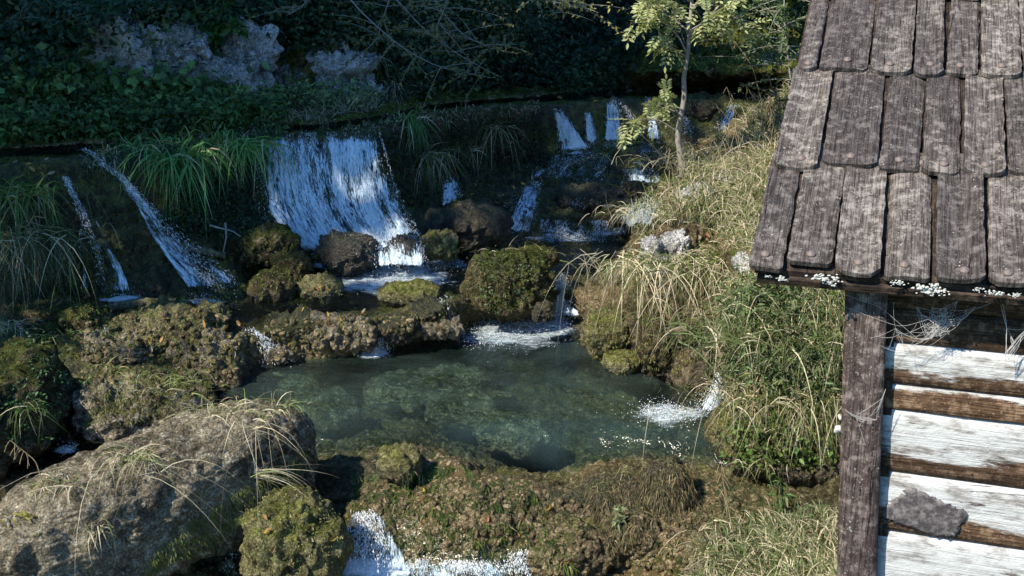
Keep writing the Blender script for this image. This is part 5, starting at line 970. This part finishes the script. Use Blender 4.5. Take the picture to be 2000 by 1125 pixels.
# ------------------------------------------------------------------ the hut
al = R(-18.6); e1 = np.array([math.cos(al), math.sin(al), 0]); e2h = np.array([-math.sin(al), math.cos(al), 0]); rp = R(27)
e2 = e2h * math.cos(rp) + np.array([0, 0, math.sin(rp)]); en = np.cross(e1, e2)
E0 = PY(1458, 532, 3.4)
def onplane(px, py, p0, n_):
    r = ray(px, py); return np.array([0, 0, H]) + r * (np.dot(p0 - np.array([0, 0, H]), n_) / np.dot(r, n_))
def sr(px, py):
    q = onplane(px, py, E0, en) - E0; return q @ e1, q @ e2
LEAN = .06
hut = empty('wooden_hut', (E0[0] + .6, E0[1] + .9, .4), 'old wooden hut with a shingle roof and flaking limewashed log walls', 'hut')
hr = np.random.default_rng(8)
def shingle(s0, s1, r0, L, lift, nailed=True, chip=.014):
    L = .66
    """s along the eave, r up the slope; lower end at r0"""
    ns, nrr = 12, 22; u = np.linspace(0, 1, ns); v = np.linspace(0, 1, nrr); U, Vv = np.meshgrid(u, v); w_ = s1 - s0; th = .017
    sk = hr.normal() * .007; cup_ = hr.normal(); S = s0 + U * w_ + sk * Vv + .0016 * (hr.normal(size=(nrr, 1)) * (np.abs(U - .5) > .45)); 
    cc_ = chip * (1 + .4 * hr.normal()); low = r0 + hr.normal() * .004
    edge = np.clip(cc_ * 1.1 - np.minimum(U, 1 - U) * w_, 0, 1) * .95
    Rr = low + edge * (1 - Vv) ** 6 + Vv * L
    ph = hr.random() * 9; cup = .009 * (2 * U - 1) ** 2 * hr.normal() + hr.normal() * .003 * (2 * U - 1)
    z_ = lift - Vv * L * .036 + cup; fl0 = np.stack([Rr.ravel(), S.ravel(), np.full(S.size, ph)], 1)
    z_ = z_ + (.0022 * noise(np.stack([Rr.ravel() * 5, S.ravel() * 60, np.full(S.size, ph)], 1), 1, 5)).reshape(S.shape) - .004 * ((U < .04) | (U > .96) | (Vv < .02))
    top = E0 + S[..., None] * e1 + Rr[..., None] * e2 + z_[..., None] * en; bot = top - en * th
    # boundary ring
    n_ = ns * nrr; V = np.concatenate([top.reshape(-1, 3), bot.reshape(-1, 3)]); f = grid_faces(nrr, ns)
    ring = list(range(ns)) + [i_ * ns + ns - 1 for i_ in range(1, nrr)] + [(nrr - 1) * ns + j_ for j_ in range(ns - 2, -1, -1)] + [i_ * ns for i_ in range(nrr - 2, 0, -1)]
    sd = np.array([[ring[k_], ring[(k_ + 1) % len(ring)], ring[(k_ + 1) % len(ring)] + n_, ring[k_] + n_] for k_ in range(len(ring))])
    o = mk('shingle', V, [np.concatenate([f, f[:, ::-1] + n_, sd[:, ::-1]])], MT['shingle'], hut, smooth=False, attrs={'fl': np.concatenate([fl0, fl0])})
    if nailed:
        sc_ = s0 + w_ * (.5 + hr.normal() * .06); rc_ = r0 + .045 + hr.normal() * .006; c0 = E0 + sc_ * e1 + rc_ * e2 + (lift + .001) * en; a_ = np.arange(14) / 14 * 6.2832
        rings = [(.0145, 0), (.0135, .0035), (.0085, .0048), (.0055, .0078), (.0025, .0088)]; V = [c0 + rr_ * (math.cos(x_) * e1 + math.sin(x_) * e2) + h_ * en for rr_, h_ in rings for x_ in a_] + [c0 + .009 * en]
        f = [[k_ * 14 + j_, k_ * 14 + (j_ + 1) % 14, (k_ + 1) * 14 + (j_ + 1) % 14, (k_ + 1) * 14 + j_] for k_ in range(4) for j_ in range(14)]; t3 = [[56 + j_, 56 + (j_ + 1) % 14, 70] for j_ in range(14)]
        mk('nail', np.array(V), [np.array(f), np.array(t3)], MT['rust'], o)
rows = [((1459, 532), (1990, 563), [1459,1530.5,1625.5,1722.5,1818,1924.5,2018]), ((1509, 328), (1990, 350), [1509,1599,1714.5,1796.5,1876,1966.5,2052]), ((1552, 148), (1990, 153), [1552,1595,1695,1781.5,1844.5,1910.5,1996,2075]), ((1590, 2), (1990, 4), [1590,1645,1718,1800,1862,1925,1990,2060])]
r_last = 0; rvals = []
for k, (a_, b_, xs_) in enumerate(rows):
    rv = (sr(*a_)[1] + sr(*b_)[1]) / 2; rvals.append(rv); ss = [sr(x_, np.interp(x_, [a_[0], b_[0]], [a_[1], b_[1]]))[0] for x_ in xs_]
    while ss[-1] < 3.2: ss.append(ss[-1] + hr.uniform(.09, .16))
    for i in range(len(ss) - 1): shingle(ss[i] + .0045 + abs(hr.normal()) * .002, ss[i + 1] - .0045 - abs(hr.normal()) * .002, rv + hr.normal() * .007, .52, .028 + .002 * (i % 2) + hr.normal() * .0025)
dr = np.mean(np.diff(rvals[:3])); print('course exposure', rvals)
for k in range(1, 5):
    ss = [hr.uniform(-.01, .01) + rvals[-1] * 0]; 
    while ss[-1] < 3.2: ss.append(ss[-1] + hr.uniform(.09, .16))
    for i in range(len(ss) - 1): shingle(ss[i] + .0045, ss[i + 1] - .0045, rvals[-1] + k * dr, .52, .028 + .002 * (i % 2))
RT = rvals[-1] + 5 * dr
def box(c0, ax_, ay_, az_, mat, name, parent=hut, smooth=False, n=(1, 1, 1), bev=.0):
    """c0 corner; ax,ay,az edge vectors"""
    V = np.array([c0 + a_ * ax_ + b_ * ay_ + c_ * az_ for a_ in (0, 1) for b_ in (0, 1) for c_ in (0, 1)]); f = np.array([[0, 1, 3, 2], [4, 6, 7, 5], [0, 4, 5, 1], [2, 3, 7, 6], [0, 2, 6, 4], [1, 5, 7, 3]])
    lens = [np.linalg.norm(x_) for x_ in (ax_, ay_, az_)]; k_ = int(np.argmax(lens)); ab = [(a_, b_, c_) for a_ in (0, 1) for b_ in (0, 1) for c_ in (0, 1)]
    o_ = [j_ for j_ in range(3) if j_ != k_]; ph = hr.random() * 9
    fl = np.array([[t_[k_] * lens[k_], t_[o_[0]] * lens[o_[0]] + t_[o_[1]] * lens[o_[1]], ph] for t_ in ab]); return mk(name, V, [f], mat, parent, smooth=smooth, attrs={'fl': fl})
# roof deck below the shingles
box(E0 + .02 * e1 + .03 * e2 - .026 * en, 3.15 * e1, RT * e2, .02 * en, MT['beam'], 'roof_deck')
box(E0 + RT * e2 + .02 * e1 - .026 * en, 3.15 * e1, e2h * 1.8 - np.array([0, 0, .9]), np.array([0, 0, .03]), MT['beam'], 'roof_deck')
# wall plane set back under the eave
UPZ = np.array([0, 0, 1.0]); WB = .185; W0 = E0 + WB * e2h; wn_ = -e2h
def wl(px, py, off=0): q = onplane(px, py, W0 - e2h * off, e2h); return q
def wz(px, py): return wl(px, py)[2]
sL = (wl(1725, 800) - W0) @ e1
# logs: upper and lower edge heights from the seams seen at two bearings
seams = [(1735, 602, .0), (1735, 668, 0), (1735, 748, 0), (1735, 799, 0), (1728, 921, 0), (1722, 1035, 0), (1716, 1160, 0), (1716, 1290, 0), (1716, 1420, 0), (1716, 1560, 0), (1716, 1700, 0)]
zs = [wz(a_, b_) for a_, b_, _ in seams]
print('log heights', zs, 'eave', E0)
def log(z1, z0, painted, thick=.014, lean=0.0, bias=0.0):
    nu, nv = 60, 14; Lh = 2.7; s_ = sL - .02 + np.linspace(0, Lh, nu); t_ = np.linspace(0, 1, nv); S, Tt = np.meshgrid(s_, t_); ph = hr.random() * 9; S = S + LEAN * (E0[2] - z0 - (z1 - z0) * Tt) - .02
    z_ = z0 + .0025 + (z1 - z0 - .005) * Tt; bulge = thick * (np.clip(1 - np.abs(2 * Tt - 1) ** 3, 0, 1)) ** .6
    b0 = np.stack([S.ravel() * 2.5, Tt.ravel() * 1.0, np.full(S.size, ph)], 1); bulge = bulge + .006 * noise(b0, 1, 3).reshape(S.shape) + .003 * noise(b0 * np.array([2, 7, 1]), 1, 4).reshape(S.shape); z_ = z_ + .004 * noise(np.stack([S.ravel() * 2, np.full(S.size, ph), np.zeros(S.size)], 1), 1, 5).reshape(S.shape) * (np.abs(2 * Tt - 1))
    V = W0 + S[..., None] * e1 - e2h * bulge[..., None]; V[..., 2] = z_; Vb = V + e2h * (.09 + bulge[..., None]); n_ = nu * nv
    f = grid_faces(nv, nu); ring = list(range(nu)) + [i_ * nu + nu - 1 for i_ in range(1, nv)] + [(nv - 1) * nu + j_ for j_ in range(nu - 2, -1, -1)] + [i_ * nu for i_ in range(nv - 2, 0, -1)]
    sd = np.array([[ring[k_], ring[(k_ + 1) % len(ring)], ring[(k_ + 1) % len(ring)] + n_, ring[k_] + n_] for k_ in range(len(ring))])
    fl = np.stack([S.ravel(), z_.ravel(), np.full(n_, ph)], 1); hh = Tt.ravel() + bias if painted else np.full(n_, -1.0)
    return mk('wall_log', np.concatenate([V.reshape(-1, 3), Vb.reshape(-1, 3)]), [np.concatenate([f, f[:, ::-1] + n_, sd[:, ::-1]])], MT['limewash'], hut, attrs={'fl': np.concatenate([fl, fl]), 'hh': np.concatenate([hh, hh])})
paint = [(False, 0), (True, .12), (True, -.40), (True, .02), (True, .03), (True, .25), (True, .0), (True, .1), (True, 0), (True, .1)]
for i in range(len(zs) - 1):
    p_, b_ = paint[i]; l_ = log(zs[i], zs[i + 1], p_, bias=b_)
log(zs[0] + .16, zs[0], False)
# corner post in front of the wall
pl, pr = (wl(1641, 620, .07) - W0) @ e1, (wl(1724, 620, .07) - W0) @ e1
nv, nu = 60, 9; tz = np.linspace(.35, E0[2] + .03, nv); su = np.linspace(0, 1, nu); cham = np.array([-.012, -.002, 0, 0, 0, 0, 0, -.002, -.012])
SS, ZZ = np.meshgrid(pl + (pr - pl) * su, tz); SS = SS + LEAN * (E0[2] - ZZ); wob = .0035 * noise(np.stack([SS.ravel() * 30, ZZ.ravel() * 2, np.zeros(SS.size)], 1), 1, 2).reshape(SS.shape)
Vf = W0 + SS[..., None] * e1 - e2h * (.075 + cham[None] + wob)[..., None] + .004 * np.sin(ZZ * 3)[..., None] * e1; Vf[..., 2] = ZZ; Vb = Vf + e2h * .065; n_ = nu * nv; f = grid_faces(nv, nu)
ring = list(range(nu)) + [i_ * nu + nu - 1 for i_ in range(1, nv)] + [(nv - 1) * nu + j_ for j_ in range(nu - 2, -1, -1)] + [i_ * nu for i_ in range(nv - 2, 0, -1)]
sd = np.array([[ring[k_], ring[(k_ + 1) % len(ring)], ring[(k_ + 1) % len(ring)] + n_, ring[k_] + n_] for k_ in range(len(ring))])
fl = np.stack([ZZ.ravel(), SS.ravel(), np.full(n_, 2.0)], 1)
mk('corner_post', np.concatenate([Vf.reshape(-1, 3), Vb.reshape(-1, 3)]), [np.concatenate([f, f[:, ::-1] + n_, sd[:, ::-1]])], MT['post'], hut, attrs={'fl': np.concatenate([fl, fl])})
# inner post edge in the shadow gap, side wall, rear wall, rafters, eave plank
zt = E0[2] + .02
box(W0 + (pl + .01 + LEAN * (E0[2] - .35)) * e1 - e2h * .008 + UPZ * (.35 - W0[2]), (sL - pl - .012) * e1, e2h * .12, (UPZ - LEAN * e1) * (zt - .35), MT['beam'], 'inner_post')
for k in range(9):
    h0 = .35 + k * .28
    if h0 > 2.25: break
    box(W0 + (pl + .03 + LEAN * (E0[2] - h0)) * e1 + e2h * .13 + UPZ * (h0 - W0[2]), .07 * e1, e2h * 2.2, UPZ * .274, MT['beam'], 'side_log')
box(W0 + (pl + .02) * e1 + e2h * 2.4 + UPZ * (.35 - W0[2]), 2.8 * e1, e2h * .08, UPZ * 2.2, MT['beam'], 'rear_wall')
for k in range(4): box(E0 + (.10 + .9 * k) * e1 + .10 * e2 - .09 * en, .06 * e1, 1.6 * e2, .062 * en, MT['beam'], 'rafter')
box(E0 + .03 * e1 + .012 * e2 - .052 * en, 3.1 * e1, .05 * e2, .024 * en, MT['beam'], 'eave_plank')
box(W0 + .12 * e1 - e2h * .055 + UPZ * (E0[2] - .055 - W0[2]), 3.0 * e1, e2h * .05, UPZ * .05, MT['beam'], 'wall_plate')
def onlog(V):
    V = V.copy(); za = np.array(zs)
    for q_ in V:
        k_ = max(0, int(np.searchsorted(-za, -q_[2])) - 1); t_ = (q_[2] - za[k_ + 1]) / (za[k_] - za[k_ + 1]); b_ = max(.008, .014 * max(0, 1 - abs(2 * t_ - 1) ** 3) ** .6) + .005; dq = (q_ - W0) @ e2h; q_ -= e2h * (dq + b_)
    return V
# tar-felt patch nailed on the wall
out = [(1724,1003),(1742,985),(1762,968),(1778,959),(1800,964),(1822,976),(1842,988),(1862,996),(1884,1003),(1890,1018),(1876,1032),(1872,1046),(1862,1058),(1838,1056),(1808,1048),(1776,1036),(1748,1028),(1722,1022)]
out = np.array(out, float); tt_ = np.linspace(0, len(out), 5 * len(out), endpoint=False); out = np.stack([np.interp(tt_, range(len(out) + 1), np.append(out[:, k_], out[0, k_])) for k_ in (0, 1)], 1) + hr.normal(size=(5 * len(out), 2)) * 2.2; Pq = np.array([wl(a_, b_, .040) for a_, b_ in out]); cen = Pq.mean(0); n_ = len(Pq); PqS = blur(np.concatenate([Pq[-12:], Pq, Pq[:12]]), 12, 0)[12:-12]; V = [cen]; rings = [(i_ / 8, 0) for i_ in range(1, 9)]
for s_, o_ in rings: V += list(cen + ((Pq if s_ > .95 else PqS) - cen) * s_)
V = np.array(V); V = onlog(V); V = np.concatenate([V, V[-n_:] + e2h * .006])
f3 = np.array([[0, 1 + i_, 1 + (i_ + 1) % n_] for i_ in range(n_)]); f4 = np.array([[1 + k_ * n_ + i_, 1 + (k_ + 1) * n_ + i_, 1 + (k_ + 1) * n_ + (i_ + 1) % n_, 1 + k_ * n_ + (i_ + 1) % n_] for k_ in range(8) for i_ in range(n_)])
tag(mk('wall_patch', V, [f3, f4], MT['tar'], hut, smooth=True), 'dark torn felt patch')
# lichen crusts under the eave and on the post
S_, f_ = ico(3)
for i, (px, py, r_, off) in enumerate([(1528,545,.013,0),(1600,540,.018,0),(1625,549,.022,0),(1755,553,.015,0),(1815,565,.026,0),(1832,570,.017,0),(1945,573,.018,0),(1985,576,.012,0),(1910,566,.010,0),(1500,540,.007,0)]):
    c0 = onplane(px, py, E0 + .004 * e2h, e2h); cl_V, cl_F = [], []
    for j_ in range(34):
        cj = c0 + hr.normal(size=3) * r_ * np.array([.85, .08, .3]); rr_ = r_ * hr.uniform(.07, .24); v_ = S_ * rr_ * np.array([1.2, .7, .75]); v_ = v_ * (1 + .9 * noise(v_ + cj, 200, i) + .5 * noise(v_ + cj, 90, i))[:, None] + cj; cl_F.append(f_ + len(cl_V) * len(S_)); cl_V.append(v_)
    lo_ = mk('lichen', np.concatenate(cl_V), np.concatenate(cl_F), MT['lichen'], origin=c0)
    tag(lo_, ['lichen speck at the roof corner seam', 'pale lichen under the second shingle', 'large pale lichen crust left of the post', 'small lichen crust above the post', 'largest lichen crust under the eave, right of the post', 'lichen crust touching the largest one', 'round lichen crust near the right edge', 'tiny lichen at the far right of the eave', 'tiny lichen left of the round crust', 'lichen dot at the left roof corner'][i], 'lichen')
for i, (px, py, r_) in enumerate([(1637,838,.014),(1641,815,.010)]):
    c0 = wl(px, py, .05); V = S_ * r_; V = V * (1 + .6 * noise(V + i, 60, 3))[:, None] + c0; tag(mk('egg_sac', V, f_, MT['lichen'], origin=c0), ['larger white spider cocoon on the left edge of the post', 'smaller white cocoon just above the larger one'][i], 'cocoon')
# cobwebs
def web(label, anchors, n, sag, seed, r=.00033, off0=.0, off1=.1, extra=(), lim=.12):
    rg = np.random.default_rng(seed); A = [wl(a_, b_, rg.uniform(off0, off1)) for a_, b_ in anchors]; paths = []
    nodes = list(A)
    for k_ in range(n):
        i_, j_ = rg.choice(len(nodes), 2, replace=False); a_, b_ = nodes[i_], nodes[j_]
        if np.linalg.norm(a_ - b_) > lim: continue
        t_ = np.linspace(0, 1, 12)[:, None]; P_ = a_ * (1 - t_) + b_ * t_; P_ = P_ - UPZ * (sag * rg.random() * 4 * t_ * (1 - t_)) + rg.normal(size=(1, 3)) * .004 * np.sin(t_ * 3.1); paths.append(P_)
        nodes.append(P_[rg.integers(3, 9)])
    for pts in extra: paths.append(smooth_path([wl(a_, b_, .08) for a_, b_ in pts], 14))
    V, f = tubes(paths, [np.full(len(p_), r * rg.uniform(.7, 1.7)) for p_ in paths], 4); tag(mk('cobweb', V, f, MT['web']), label, 'cobweb')
web('dense cobweb spun in the corner between post and eave', [(1650,585),(1665,640),(1700,600),(1745,590),(1790,600),(1780,685),(1830,640),(1860,610),(1905,600),(1930,590),(1760,650),(1700,660),(1820,600),(1870,588)], 260, .03, 1, off0=.03, off1=.11, extra=[[(1776,682),(1810,655),(1850,620),(1935,592)], [(1775,680),(1795,650),(1850,628),(1950,586)], [(1790,588),(1798,620),(1810,655)], [(1640,572),(1720,600),(1790,660)], [(1650,600),(1760,640),(1850,612)]])
web('pair of thick dusty threads hanging under the eave at the right', [(1955,595),(1966,640),(1963,690),(1998,650),(1970,702),(2010,640)], 24, .004, 2, .0007, .03, .1, extra=[[(1958,592),(1966,630),(1966,660),(1963,703)], [(2010,640),(1985,672),(1965,700)], [(2005,652),(1982,682),(1964,704)]])
web('sparse cobweb threads stretched down the corner post', [(1650,680),(1720,690),(1650,800),(1712,820),(1690,870),(1660,940),(1705,960),(1650,1010),(1700,1060),(1655,1100),(1735,640),(1730,760)], 70, .01, 3, .0004, .085, .095)
print('tris', sum(len(o.data.loop_triangles) or sum(max(0, p.loop_total - 2) for p in []) for o in COL.objects if o.type == 'MESH'), 'polys', sum(len(o.data.polygons) for o in COL.objects if o.type == 'MESH'))
